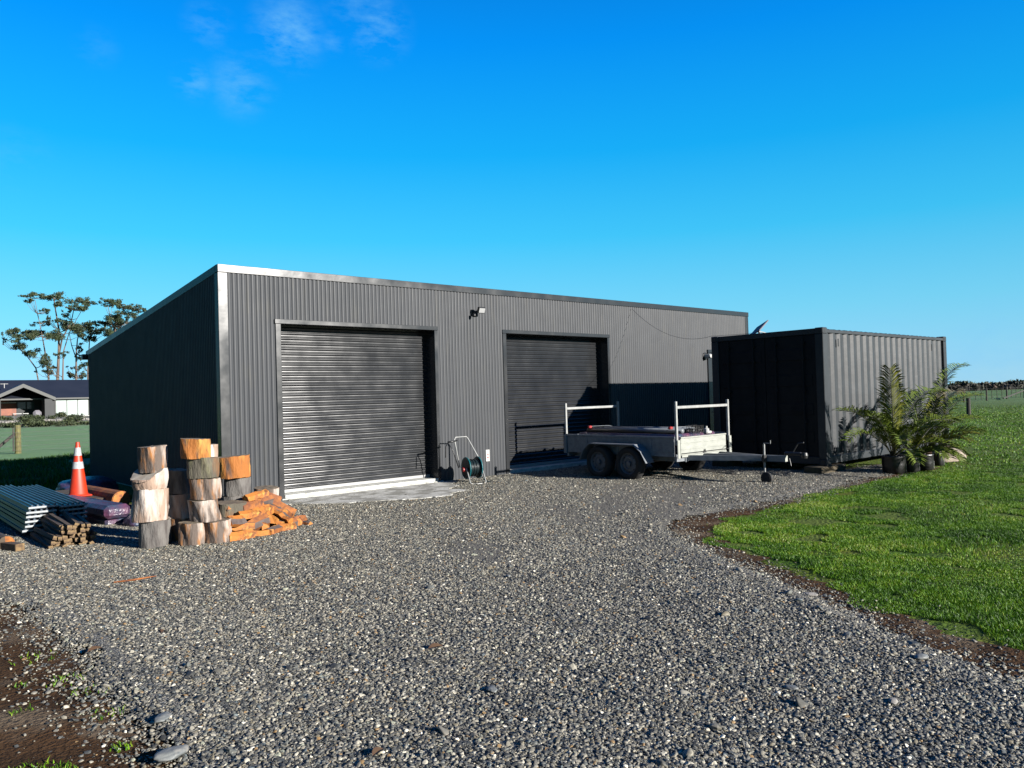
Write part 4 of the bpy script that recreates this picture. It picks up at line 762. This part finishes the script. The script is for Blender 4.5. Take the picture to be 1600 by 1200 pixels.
def lump(name, c, s, mt, seed, label, cat, rz=0):
    bm = bmesh.new(); bmesh.ops.create_icosphere(bm, subdivisions=4, radius=1); R = random.Random(seed); o3 = [Vector((R.uniform(-9, 9), R.uniform(-9, 9), R.uniform(-9, 9))) for _ in range(2)]
    from mathutils import noise
    for v in bm.verts:
        p_ = v.co.copy(); v.co *= 1+.22*noise.noise(p_*1.3+o3[0])+.07*noise.noise(p_*4+o3[1]); v.co = Vector((v.co.x*s[0], v.co.y*s[1], max(v.co.z, -.55)*s[2]))
    me = bpy.data.meshes.new(name); bm.to_mesh(me); bm.free(); me.materials.append(M[mt]); me.polygons.foreach_set('use_smooth', [True]*len(me.polygons))
    o = bpy.data.objects.new(name, me); COL.objects.link(o); o.location = c; o.rotation_euler = (0, 0, rz); tag(o, label, cat); return o
q = MB(); T = Matrix.Translation((-1.62, -.55, 0)) @ Matrix.Rotation(math.radians(8), 4, 'Z'); q.box(-.17, .17, 0, 2.0, .12, .30, bev=.05, T=T); q.box(-.13, .13, .1, 1.9, .01, .12, bev=.03, T=T); tag(q.build('wrapped_bundle', M['wrap']), 'long bundle in purple blue plastic wrap right of the roofing sheets', 'bundle')
q = MB(); q.tube([(-1.12, 1.3, .16), (-1.25, 3.0, .16)], [.14, .13], 16); q.tube([(-1.1195, 1.297, .16), (-1.12, 1.3, .16)], .13, 16, 1); tag(q.build('log', [M['split_red'], M['split_orange']]), 'shaded reddish log with orange end lying behind the wrapped bundle', 'log')
lump('rubble_sack', (-.82, .9, .14), (.22, .35, .26), 'log_grey', 4, 'dull grey green sack beside the shed corner in shade', 'sack')
lump('tarpaulin', (-1.45, -.75, .06), (.16, .25, .12), 'wrap', 6, 'crumpled blue plastic sheet at the foot of the leftmost log stack', 'plastic sheet')
lump('tarpaulin', (-1.0, 4.1, .14), (.5, .6, .2), 'wrap', 9, 'blue plastic sheet heaped along the shed side wall behind the cone', 'plastic sheet')

# ---------------------------------------------------------------- palms, pots, boulder
lump('boulder', (12.98, -5.75, .10), (.44, .26, .17), 'boulder', 8, 'smooth pale tan boulder on the lawn right of the potted palms', 'boulder', -.15)
q = MB(); sm = lump('soil_mound', (14.0, -5.2, -.02), (.9, .5, .12), 'soil', 12, 'low soil mound behind the boulder', 'soil'); 
if 'category' in sm: del sm['category']
sm['kind'] = 'structure'
def pot(x, y, r, h, label):
    e = empty('plant_pot', (x, y, .01)); tag(e, label, 'plant pot', 'black bags and pots holding the palms')
    q = MB(); R = random.Random(int(x*100)); n = 28; vs = []; fs = []
    prof = [(.86, 0), (.97, .1*h), (1.02, .5*h), (1.0, .92*h), (1.05, h), (.98, h), (.94, .88*h)]
    for (a, z) in prof:
        for k in range(n): an = 2*math.pi*k/n; rr = r*a*(1+.03*math.sin(5*an+z*9)+R.uniform(-.012, .012)); vs.append((rr*math.cos(an), rr*math.sin(an), z+R.uniform(-.004, .004)))
    for j in range(len(prof)-1):
        for k in range(n): k2 = (k+1) % n; fs.append((j*n+k, j*n+k2, (j+1)*n+k2, (j+1)*n+k))
    fs.append(tuple(range(n))); q.add(vs, fs); q.build('bag', M['plastic_black'], e, smooth=True)
    q = MB(); q.lathe([(r*.93, .86*h), (0, .9*h)], 20); q.build('potting_soil', M['soil'], e)
    q = MB(); hh = [(.55, .25), (.62, .34), (.50, .42), (.66, .12)]
    for k, (an, z) in enumerate(hh): a = -1.15+an-.5; q.lathe([(.022, 0), (.02, .003), (0, .004)], 10, T=Matrix.Translation((r*1.03*math.cos(a), r*1.03*math.sin(a), z*h*1.2)) @ Matrix.Rotation(a, 4, 'Z') @ Matrix.Rotation(math.radians(90), 4, 'Y'))
    q.build('drain_hole', M['white'], e)
    return e
pots = [(10.05, -5.86, .20, .33, 'big black planter bag at the left of the palms, nearest the gravel'), (10.42, -6.02, .13, .27, 'small dull black pot second from left under the palms'), (10.90, -6.05, .17, .30, 'black planter bag third from left under the palms'), (11.80, -5.98, .10, .26, 'slim black pot rightmost, beside the pale boulder')]
for p_ in pots: pot(*p_)
def frond(q, qs, base, az, L, up, droop, wl, mi, seed, nl=34, fold=.5):
    R = random.Random(seed); pts = []; p_ = Vector(base); d = Vector((math.cos(az)*math.cos(up), math.sin(az)*math.cos(up), math.sin(up))); st = L/18; el = up
    for i in range(19): pts.append(p_.copy()); p_ += Vector((math.cos(az)*math.cos(el), math.sin(az)*math.cos(el), math.sin(el)))*st; el -= droop/18*(.4+1.2*i/18)
    qs.tube(pts, [.013*(1-.8*i/18) for i in range(19)], 5)
    for i in range(nl):
        t = .22+.78*i/nl; f = t*18; k = min(17, int(f)); a = pts[k].lerp(pts[k+1], f-k); tan = (pts[k+1]-pts[k]).normalized(); s = tan.cross(Vector((0, 0, 1)))
        s = s.normalized() if s.length > .05 else Vector((math.sin(az), -math.cos(az), 0)); u = s.cross(tan)
        ll = wl*math.sin(math.pi*min(1, (t-.12)*1.05))**.6*R.uniform(.85, 1.1)
        for sg_ in (-1, 1):
            dr_ = (s*sg_*.75+tan*.75+u*fold*R.uniform(.4, 1.2)).normalized(); e1 = a+dr_*ll*.55; e2 = a+dr_*ll+Vector((0, 0, -.22*ll*R.uniform(.5, 1.6))); w_ = tan*.016
            q.add([a-w_*.6, a+w_*.6, e1+w_, e1-w_, e2], [(0, 1, 2, 3), (3, 2, 4)], mi)
def palm(x, y, z, fr, label, seed):
    e = empty('palm', (x, y, z)); tag(e, label, 'palm', 'potted palms beside the container')
    for i, (az, L, up, dr_, wl, mt) in enumerate(fr):
        q = MB(); qs = MB(); frond(q, qs, (.02*math.cos(az), .02*math.sin(az), .0), math.radians(az), L, math.radians(up), math.radians(dr_), wl, 0, seed*50+i, nl=int(25*L/1.4)+8)
        o = q.build('frond', M[mt], e, recalc=False); qs.build('stalk', M['stalk'], o)
# azimuth: 0 = +x (right along the container), 90 = towards the container, -90 = towards the camera side
palm(10.05, -5.86, .31, [(200, 1.75, 82, 35, .40, 'palm_y'), (185, 1.35, 62, 70, .36, 'palm'), (-6, 2.3, 62, 85, .42, 'palm'), (-35, 1.6, 55, 90, .38, 'palm'), (165, 1.7, 58, 70, .38, 'palm'), (-150, 1.35, 48, 95, .34, 'palm'), (-80, 1.2, 60, 90, .34, 'palm'), (20, 1.9, 60, 90, .38, 'palm'), (215, 1.1, 40, 60, .3, 'palm_y'), (-120, 1.0, 70, 90, .3, 'palm'), (-60, 1.3, 35, 95, .34, 'palm'), (-20, 1.5, 30, 80, .36, 'palm_y'), (170, 1.5, 45, 85, .36, 'palm'), (-140, 1.2, 28, 80, .32, 'palm')], 'tallest potted palm with upright yellowish centre frond, nearest the container corner', 1)
palm(10.42, -6.02, .25, [(160, 1.1, 60, 80, .3, 'palm'), (-20, 1.4, 60, 85, .34, 'palm'), (-90, .9, 35, 100, .28, 'palm'), (-60, 1.0, 30, 100, .3, 'palm'), (-120, .9, 40, 100, .28, 'palm'), (100, 1.2, 70, 60, .3, 'palm'), (-140, .9, 55, 80, .26, 'palm_y')], 'small potted palm second from left, between the bigger ones', 2)
palm(10.90, -6.05, .28, [(0, 3.2, 62, 78, .30, 'palm'), (4, 3.0, 46, 66, .40, 'palm_dry'), (-14, 2.2, 56, 70, .36, 'palm'), (-30, 1.5, 52, 70, .36, 'palm'), (170, 1.0, 60, 90, .32, 'palm'), (-100, 1.0, 50, 90, .32, 'palm_y'), (30, 2.3, 58, 72, .34, 'palm'), (0, 1.4, 70, 50, .3, 'palm_y'), (-60, 1.2, 50, 80, .34, 'palm'), (-130, 1.0, 35, 95, .3, 'palm')], 'wide potted palm third from left with long pale dry frond reaching right', 3)
palm(11.80, -5.98, .24, [(0, 1.3, 60, 75, .3, 'palm'), (60, 1.2, 65, 70, .28, 'palm'), (-60, .9, 55, 80, .26, 'palm_y'), (150, 1.1, 58, 80, .28, 'palm'), (-130, .9, 50, 80, .26, 'palm')], 'small palm in the slim rightmost pot by the boulder', 4)

# ---------------------------------------------------------------- litter
def leaf(x, y, s, rz, label, mt='leaf_dead'):
    q = MB(); vs = []; n = 8
    for i in range(n+1):
        t = i/n; w_ = s*.28*math.sin(math.pi*min(1, t*.97+.02))**.7; z = .02*math.sin(3*t)*s*8*.3
        vs += [(s*(t-.5), -w_, z+w_*.5), (s*(t-.5), 0, z), (s*(t-.5), w_, z+w_*.5)]
    fs = []
    for i in range(n): k = 3*i; fs += [(k, k+3, k+4, k+1), (k+1, k+4, k+5, k+2)]
    q.add(vs, fs); o = q.build('fallen_leaf', M[mt], loc=(x, y, .046)); o.rotation_euler = (.1, .05, rz); tag(o, label, 'leaf', 'dead leaves on the gravel')
leaf(-2.64, -8.86, .08, .4, 'large curled brown leaf on the gravel at the bottom edge'); leaf(-1.62, -7.87, .10, -.2, 'long dark dead leaf near the middle of the gravel'); leaf(-2.75, -6.2, .07, 1, 'small orange leaf on the gravel left of centre'); leaf(-3.2, -6.3, .10, .3, 'brown leaf near the left edge of the gravel')
q = MB(); q.tube([(-2.6, -4.3, .05), (-2.45, -4.36, .055), (-2.25, -4.33, .05)], [.006, .009, .004], 6); tag(q.build('twig', M['split_red']), 'thin reddish twig lying on gravel before the log stacks', 'twig')
for i, (x_, y_, s_, lb) in enumerate([(-3.32, -8.20, .10, 'flat grey green cobble at the bottom left of the gravel'), (-3.22, -7.75, .07, 'dark flat cobble behind the bottom left one'), (-1.81, -8.65, .05, 'bluish oval cobble in the middle foreground'), (1.10, -8.93, .07, 'pale flat cobble at the soil edge'), (.25, -10.05, .06, 'rounded grey cobble near the right edge of the gravel'), (-.5, -10.2, .045, 'dark blue cobble low right on the gravel'), (-.05, -6.75, .045, 'round grey cobble in the middle of the drive'), (-.69, -9.76, .05, 'greenish oval cobble right foreground')]):
    o = lump('cobble', (x_, y_, .045), (s_*.8, s_*.5, s_*.24), 'stonewall' if i in (3, 5) else 'cobble', 60+i, lb, 'stone', i*.7)

# ---------------------------------------------------------------- fences
def post(x, y, h, r, mt, label, grp, lean=0, square=False):
    q = MB()
    if square: q.box(-r, r, -r, r, 0, h, bev=.006)
    else: q.tube([(0, 0, -.02), (lean*.5, 0, h*.5), (lean, 0, h)], [r*1.05, r, r*.97], 10)
    q.build('post', M[mt], grp, loc=(x, y, 0))
def wirefence(name, label, A, B, spacing, h, nb, wires, r=.06, batt=True, strain=()):
    A = Vector(A); B = Vector(B); L = (B-A).length; d = (B-A)/L; e = empty(name, (A.x, A.y, 0)); tag(e, label, 'fence'); n = int(L/spacing); R = random.Random(int(L*10))
    for i in range(n+1):
        p_ = d*spacing*i; post(p_.x, p_.y, h*R.uniform(.96, 1.05), r*(1.7 if i in strain else 1), 'batten', '', e)
        if batt and i < n:
            for k in range(1, nb+1):
                b_ = d*spacing*(i+k/(nb+1)); q = MB(); q.box(-.022, .022, -.018, .018, .12, h*.93*R.uniform(.97, 1.03)); q.build('batten', M['batten'], e, loc=(b_.x, b_.y, 0))
    q = MB()
    for k in range(wires): z = .15+(h-.2)*k/(wires-1); q.tube([(0, 0, z), (d.x*L, d.y*L, z)], .006, 4)
    q.build('wire', M['wire'], e); return e
wirefence('wire_fence', 'post and batten wire fence behind the frosty paddock left of the shed', (-9.5, 22.3), (16, 19.4), 7.4, 1.02, 2, 6)
pp = empty('fence_post', (.55, 21.9, 0)); tag(pp, 'thick yellow green round fence post left of the shed', 'fence post'); post(0, 0, 1.06, .105, 'post', '', pp)
q = MB(); q.tube([(-.9, -.05, .02), (-.08, 0, .75)], .055, 8); q.build('brace', M['batten'], pp)
rfz = wirefence('wire_fence', 'dark post and batten wire fence across the pasture right of the container', (55, 11.6), (93, 12.6), 6.1, 1.12, 3, 6, .07, strain=(5,))
q = MB(); q.tube([(22.5, .4, .12), (30.2, .75, .75)], .06, 8); q.build('brace', M['batten'], rfz)
wirefence('wire_fence', 'far wire fence behind the first one in the right pasture', (40, 60), (190, 40), 7, 1.15, 1, 4, .07, batt=True)
pp = empty('fence_post', (39.2, 2.42, 0)); tag(pp, 'dark stout fence post standing alone in the pasture right of the container', 'fence post'); post(0, 0, .86, .10, 'batten', '', pp)

# ---------------------------------------------------------------- foliage of far shrubs, hedges, gums
def leafcloud(name, clumps, size, mts, parent=None, per=60, seed=1, flat=1., density=None):
    R = np.random.default_rng(seed); V = []
    for (c, s) in clumps:
        n = per if density is None else max(12, int(per*s[0]*s[2]/density)); u = R.normal(size=(n, 3)); u /= np.linalg.norm(u, axis=1)[:, None]; u *= (R.random(n)**.4)[:, None]; u[:, 2] *= flat
        P_ = np.array(c)+u*np.array(s)*(.8+.6*R.random((n, 1))**3); V.append(P_)
    P_ = np.concatenate(V); n = len(P_); a = R.normal(size=(n, 3)); a /= np.linalg.norm(a, axis=1)[:, None]; b = R.normal(size=(n, 3)); b -= (a*b).sum(1)[:, None]*a; b /= np.linalg.norm(b, axis=1)[:, None]
    sz = size*R.uniform(.5, 1.3, n)[:, None]; v = np.concatenate([P_-a*sz, P_+b*sz*.6, P_+a*sz, P_-b*sz*.6], 0); i = np.arange(n); f = np.stack([i, i+n, i+2*n, i+3*n], 1)
    o = fastmesh(name, v, f, mts)
    if parent: o.parent = parent
    return o
def at(u, v, D):     # world point along a viewing ray at forward depth D
    return CAM+(F_+R_*((u-800)/1200)-U_*((v-600)/1200))*D
def gum(D, base, cl, trunks, label, seed):
    R = random.Random(seed); b0 = at(base[0], base[1], D); e = empty('gum_tree', (b0.x, b0.y, 0)); tag(e, label, 'tree', 'tall gum trees behind the house')
    k = D/1200; cs = []
    for (u, v, rx, ry) in cl:
        c = at(u, v, D+R.uniform(-4, 4)); c = c-e.location
        for _ in range(9): cs.append(((c.x+R.gauss(0, .65)*rx*k, c.y+R.gauss(0, .6)*rx*k, c.z+(R.gauss(0, .45)-.1)*max(ry, 5)*k), (rx*k*R.uniform(.2, .7), rx*k*.5, max(ry, 4)*k*R.uniform(.25, .8))))
    leafcloud('crown', cs, .15, [M['gum_leaf']], e, per=190, seed=seed, density=.5)
    q = MB(); nodes_ = [at(u, v, D)-e.location for tr in trunks for (u, v, r) in tr if v < 592]
    for (c_, s_) in cs[::2]:
        c_ = Vector(c_); low = [p_ for p_ in nodes_ if p_.z < c_.z+.3] or nodes_; b_ = min(low, key=lambda p_: (p_-c_).length); m_ = b_.lerp(c_, .5); m_.z -= .12*(b_-c_).length; q.tube([b_, m_, c_], [.07, .045, .02], 4)
    for tr in trunks:
        pts = [at(u, v, D+R.uniform(-1, 1))-e.location for (u, v, r) in tr]; 
        if tr[0][1] > 590: pts[0].z = -.2
        q.tube(pts, [r*k*.62 for (u, v, r) in tr], 7)
    q.build('trunk', M['gum_bark'], e)
c1 = [(52, 461, 12, 5), (44, 470, 6, 3), (84, 464, 18, 7), (114, 466, 14, 8), (130, 480, 9, 5), (138, 474, 8, 4), (70, 484, 5, 2), (90, 476, 6, 3), (112, 482, 6, 2), (76, 497, 4, 2), (65, 505, 9, 4), (102, 491, 5, 3), (96, 503, 10, 5), (112, 510, 14, 8), (131, 510, 14, 7), (149, 505, 8, 5), (35, 518, 14, 8), (21, 525, 9, 6), (7, 532, 4, 2), (47, 527, 10, 6), (68, 520, 14, 6), (91, 523, 14, 9), (121, 520, 12, 8), (30, 540, 10, 7), (44, 552, 7, 5), (63, 552, 12, 7), (70, 565, 10, 7), (77, 575, 8, 5), (68, 580, 9, 4), (98, 552, 8, 4)]
t1 = [[(91, 650, 4.2), (90, 590, 3.6), (92, 545, 2.8), (92, 515, 2.2), (86, 480, 1.4), (84, 466, .8)], [(91, 560, 2.4), (97, 530, 1.7), (112, 500, 1.2), (118, 470, .7)], [(74, 650, 3.), (76, 590, 2.4), (72, 560, 1.8), (66, 525, 1.2), (62, 505, .8), (54, 466, .5)], [(70, 592, 2.), (56, 575, 1.6), (42, 556, 1.2), (30, 545, .8)], [(99, 650, 2.4), (98, 590, 2.), (99, 550, 1.4), (108, 520, .9), (128, 484, .5)], [(76, 530, 1.2), (48, 520, .8), (22, 526, .5)], [(92, 520, 1.3), (110, 513, .8)], [(62, 505, .6), (58, 490, .4)]]
gum(150, (88, 640), c1, t1, 'tall spreading gum tree with many layered crowns left of the shed', 11)
c2 = [(126, 558, 5, 3), (119, 575, 8, 3), (112, 586, 6, 4), (128, 587, 8, 4), (133, 568, 5, 4), (126, 545, 6, 4), (152, 515, 12, 8), (138, 530, 8, 6), (163, 518, 10, 6)]
t2 = [[(121, 650, 3.), (119, 590, 2.5), (119, 555, 1.9), (121, 530, 1.3), (128, 512, .8)], [(119, 560, 1.4), (112, 540, 1.), (108, 520, .7)], [(137, 650, 2.), (137, 580, 1.6), (140, 530, 1.2), (150, 515, .7)]]
gum(158, (121, 640), c2, t2, 'thin pale trunked gum tree with sparse crown close to the shed', 12)
c3 = [(163, 470, 10, 4), (175, 473, 10, 6), (186, 476, 8, 4), (198, 478, 12, 6), (210, 483, 8, 4), (222, 485, 8, 3), (184, 493, 14, 7), (196, 500, 10, 5), (180, 505, 13, 10), (163, 505, 8, 4), (171, 520, 7, 8), (185, 520, 14, 10), (176, 495, 8, 5), (208, 495, 8, 5)]
t3 = [[(178, 650, 3.5), (180, 560, 2.8), (180, 510, 2.), (188, 490, 1.2), (200, 480, .7)], [(180, 520, 1.6), (172, 495, 1.), (168, 474, .6)]]
gum(150, (178, 640), c3, t3, 'gum tree rising behind the sloping shed roof', 13)

# far band of shrubland and hedges on the right horizon, and round the back
for i, (A, B, h, lb) in enumerate([((150, 60), (420, -60), 1.5, 'low brownish shrub belt on the right horizon'), ((330, 130), (800, -80), 2.6, 'distant dark tree line on the right horizon'), ((-160, 260), (300, 200), 4.0, 'distant tree line behind the house')]):
    A = Vector((*A, 0)); B = Vector((*B, 0)); n = int((B-A).length/4); cs = []; R = random.Random(i)
    for k in range(n): p_ = A.lerp(B, k/n); hh = h*R.uniform(.55, 1.15); cs.append(((p_.x-A.x, p_.y-A.y+R.uniform(-2, 2), hh*.45), (4, 3, hh*.5)))
    o = leafcloud('shrub_belt', cs, .7, [M['far_shrub'] if i == 0 else M['gum_leaf']], per=130, seed=i+40); o.location = A; tag(o, lb, kind='stuff')

# ---------------------------------------------------------------- house
HY = 98.0
h = empty('house', (10.0, HY, 0)); tag(h, 'long low dark house with gabled porch and big pale windows beyond the paddock', 'house')
def hb(x0_, x1_, y0_, y1_, z0_, z1_, nm, mt, par=h, **k): q = MB(); q.box(x0_-10, x1_-10, y0_-HY, y1_-HY, z0_, z1_, **k); return q.build(nm, M[mt], par)
hw = hb(-12, 10.0, HY, HY+8, 0, 3.0, 'wall', 'hwall'); hb(14.9, 34, HY, HY+8, 0, 3.0, 'wall', 'hwall'); hb(10.0, 14.9, HY+2.5, HY+8, 0, 3.0, 'wall', 'hwall')
q = MB(); q.add([(-22.6, -.5, 2.95), (24.5, -.5, 2.95), (24.5, 4.2, 5.42), (-22.6, 4.2, 5.42), (-22.6, 8.6, 2.95), (24.5, 8.6, 2.95)], [(0, 1, 2, 3), (3, 2, 5, 4), (0, 3, 4), (1, 5, 2), (0, 4, 5, 1)]); rf_ = q.build('roof', M['hroof'], h)
q = MB(); q.box(-22.6, 24.5, -.54, -.502, 2.84, 3.02); q.build('gutter', M['hfascia'], rf_)
# gabled porch 3 m forward
q = MB(); y0_ = -2.2; ax = 2.1; hw_ = 3.25; yz = 2.95; az_ = 4.62
q.add([(ax-hw_, y0_, yz), (ax, y0_, az_), (ax, 3.2, az_), (ax-hw_, 3.2, yz), (ax-hw_, y0_, yz+.12), (ax, y0_, az_+.12), (ax, 3.2, az_+.12), (ax-hw_, 3.2, yz+.12)], [(0, 1, 2, 3), (7, 6, 5, 4), (0, 4, 5, 1), (1, 5, 6, 2), (2, 6, 7, 3), (3, 7, 4, 0)])
q.add([(ax+hw_, y0_, yz), (ax, y0_, az_), (ax, 3.2, az_), (ax+hw_, 3.2, yz), (ax+hw_, y0_, yz+.12), (ax, y0_, az_+.12), (ax, 3.2, az_+.12), (ax+hw_, 3.2, yz+.12)], [(3, 2, 1, 0), (4, 5, 6, 7), (1, 5, 4, 0), (2, 6, 5, 1), (3, 7, 6, 2), (0, 4, 7, 3)])
q.build('porch_roof', M['hroof'], h)
q = MB()
for sgn in (-1, 1): q.add([(ax, y0_-.05, az_+.14), (ax+sgn*(hw_+.1), y0_-.05, yz+.12), (ax+sgn*(hw_+.1), y0_-.05, yz-.28), (ax, y0_-.05, az_-.30), (ax, y0_-.004, az_+.14), (ax+sgn*(hw_+.1), y0_-.004, yz+.12), (ax+sgn*(hw_+.1), y0_-.004, yz-.28), (ax, y0_-.004, az_-.30)], [(0, 1, 2, 3), (7, 6, 5, 4), (0, 4, 5, 1), (1, 5, 6, 2), (2, 6, 7, 3)])
q.build('porch_fascia', M['hfascia'], h)
q = MB(); q.box(4.3, 5.1, -2.1, -.02, 0, 2.9); q.build('porch_wall', M['hwall'], h)
q = MB(); q.box(-1.0, -.2, -2.1, -.02, 0, 2.9); q.build('porch_wall', M['hwall'], h)
q = MB(); q.box(.35, 2.0, 2.42, 2.49, 1.0, 2.45); q.prism([(-.3, 2.5), (2.6, 3.0), (1.9, 3.3), (.9, 3.55), (-.3, 3.0)], 2.40, 2.48, 'y'); q.build('cedar_lining', M['cedar'], h)
q = MB(); q.box(.35, 2.0, 2.3, 2.415, 2.5, 2.62); q.build('light_shelf', M['white'], h)
for (a, b, z0_, z1_, y_, mt) in ((-.15, .25, 1.7, 2.6, 2.44, 'curtain_pale'), (2.15, 3.0, 1.75, 2.6, 2.44, 'glass_dark'), (3.15, 3.9, 1.75, 2.6, 2.44, 'glass_dark')):
    q = MB(); q.box(a, b, y_, y_+.05, z0_, z1_); q.build('window', M[mt], h)
wf = MB(); wf.box(5.75, 9.55, -.06, -.005, .68, 2.85); wfo = wf.build('window', M['hfascia'], h)
for k in range(3): a = 5.88+k*1.22; q = MB(); q.box(a, a+1.12, -.085, -.062, .78, 2.76); q.build('pane', M['curtain_pale'], wfo)
q = MB(); q.box(8.6, 10.5, -.3, -.1, .62, .70); q.build('window_sill', M['white'], h)
q = MB(); q.tube([(.6, 1.0, 4.35), (.6, 1.0, 4.9)], .04); q.tube([(.2, 1.0, 4.85), (1.0, 1.0, 4.85)], .03); q.build('aerial', M['white'], h)
q = MB(); q.lathe([(.16, 0), (.18, .15), (.1, .28), (0, .3)], 10, T=Matrix.Translation((2.6, 1.6, 4.55))); q.build('roof_vent', M['white'], h)
# covered barbecue and outdoor table on the porch
q = MB(); q.box(13.1, 14.0, 96.0, 96.7, 0, 1.55, bev=.25); tag(q.build('covered_barbecue', M['cover_grey']), 'barbecue under a grey fabric cover on the house porch', 'barbecue')
tb = empty('outdoor_table', (11.9, 96.3, 0)); tag(tb, 'dark outdoor table on the house porch beside the barbecue', 'table')
q = MB(); q.box(-.9, .7, -.4, .4, 1.15, 1.22); q.build('tabletop', M['white'], tb)
for a in (-.8, .6):
    for b in (-.35, .35): q = MB(); q.box(a-.04, a+.04, b-.04, b+.04, 0, 1.148); q.build('leg', M['dark'], tb)
# garden stone wall and plants in front of the house
R = random.Random(3); gw = MB()
for i in range(150):
    x_ = -8+i*.235*.85; 
    for rr in range(2):
        s = R.uniform(.18, .34); T = Matrix.Translation((x_+R.uniform(-.1, .1)+3, R.uniform(-.15, .15), .1+rr*.32+R.uniform(-.04, .04))) @ Matrix.Rotation(R.uniform(0, 3), 4, 'Z') @ Matrix.Rotation(R.uniform(-.4, .4), 4, 'X'); gw.box(-s*.6, s*.6, -s*.5, s*.5, -s*.45, s*.45, bev=.07, T=T)
o = gw.build('stone_wall', M['stonewall'], loc=(1.5, 74, .1)); o.rotation_euler = (0, 0, -.05); tag(o, 'low rough wall of pale stones in front of the house garden', 'stone wall')
for i, (u, v, D_, rx, rz_, lb) in enumerate([(5, 668, 72, 1.0, .35, 'low green plants before the stone wall at the far left'), (28, 664, 72, .9, .35, 'green plants behind the yellow fence post'), (50, 655, 73, .9, .75, 'dark green bush breaking the middle of the stone wall'), (60, 666, 71, 1.4, .45, 'wide green plants below the middle bush'), (78, 668, 71, 1.1, .4, 'low green plants right of the middle bush'), (100, 668, 71, 1.3, .25, 'flat yellowish plants before the right end of the stone wall'), (117, 656, 75, .85, .8, 'rounded dark green bush at the right end of the stone wall'), (92, 647, 78, .5, .4, 'small dark bush below the big pale windows'), (131, 667, 73, .8, .25, 'small low plant at the right end near the shed'), (15, 653, 80, 3.5, .4, 'dark hedge above the stone wall before the porch'), (75, 652, 80, 3.0, .35, 'low hedge between the porch and the pale windows')]):
    p_ = at(u, v, D_); cs = []; R = random.Random(i+70)
    for k in range(int(3+rx*3)): cs.append(((R.uniform(-rx, rx)*.8, R.uniform(-.4, .4), rz_*R.uniform(.5, 1.0)), (.45, .45, rz_*.6)))
    o = leafcloud('garden_shrub', cs, .10, [M['hedge']], per=150, seed=i+90); o.location = (p_.x, p_.y, max(0, p_.z-rz_*.9)); tag(o, lb, 'shrub', 'shrubs in the house garden')
print('objects', len(bpy.data.objects))
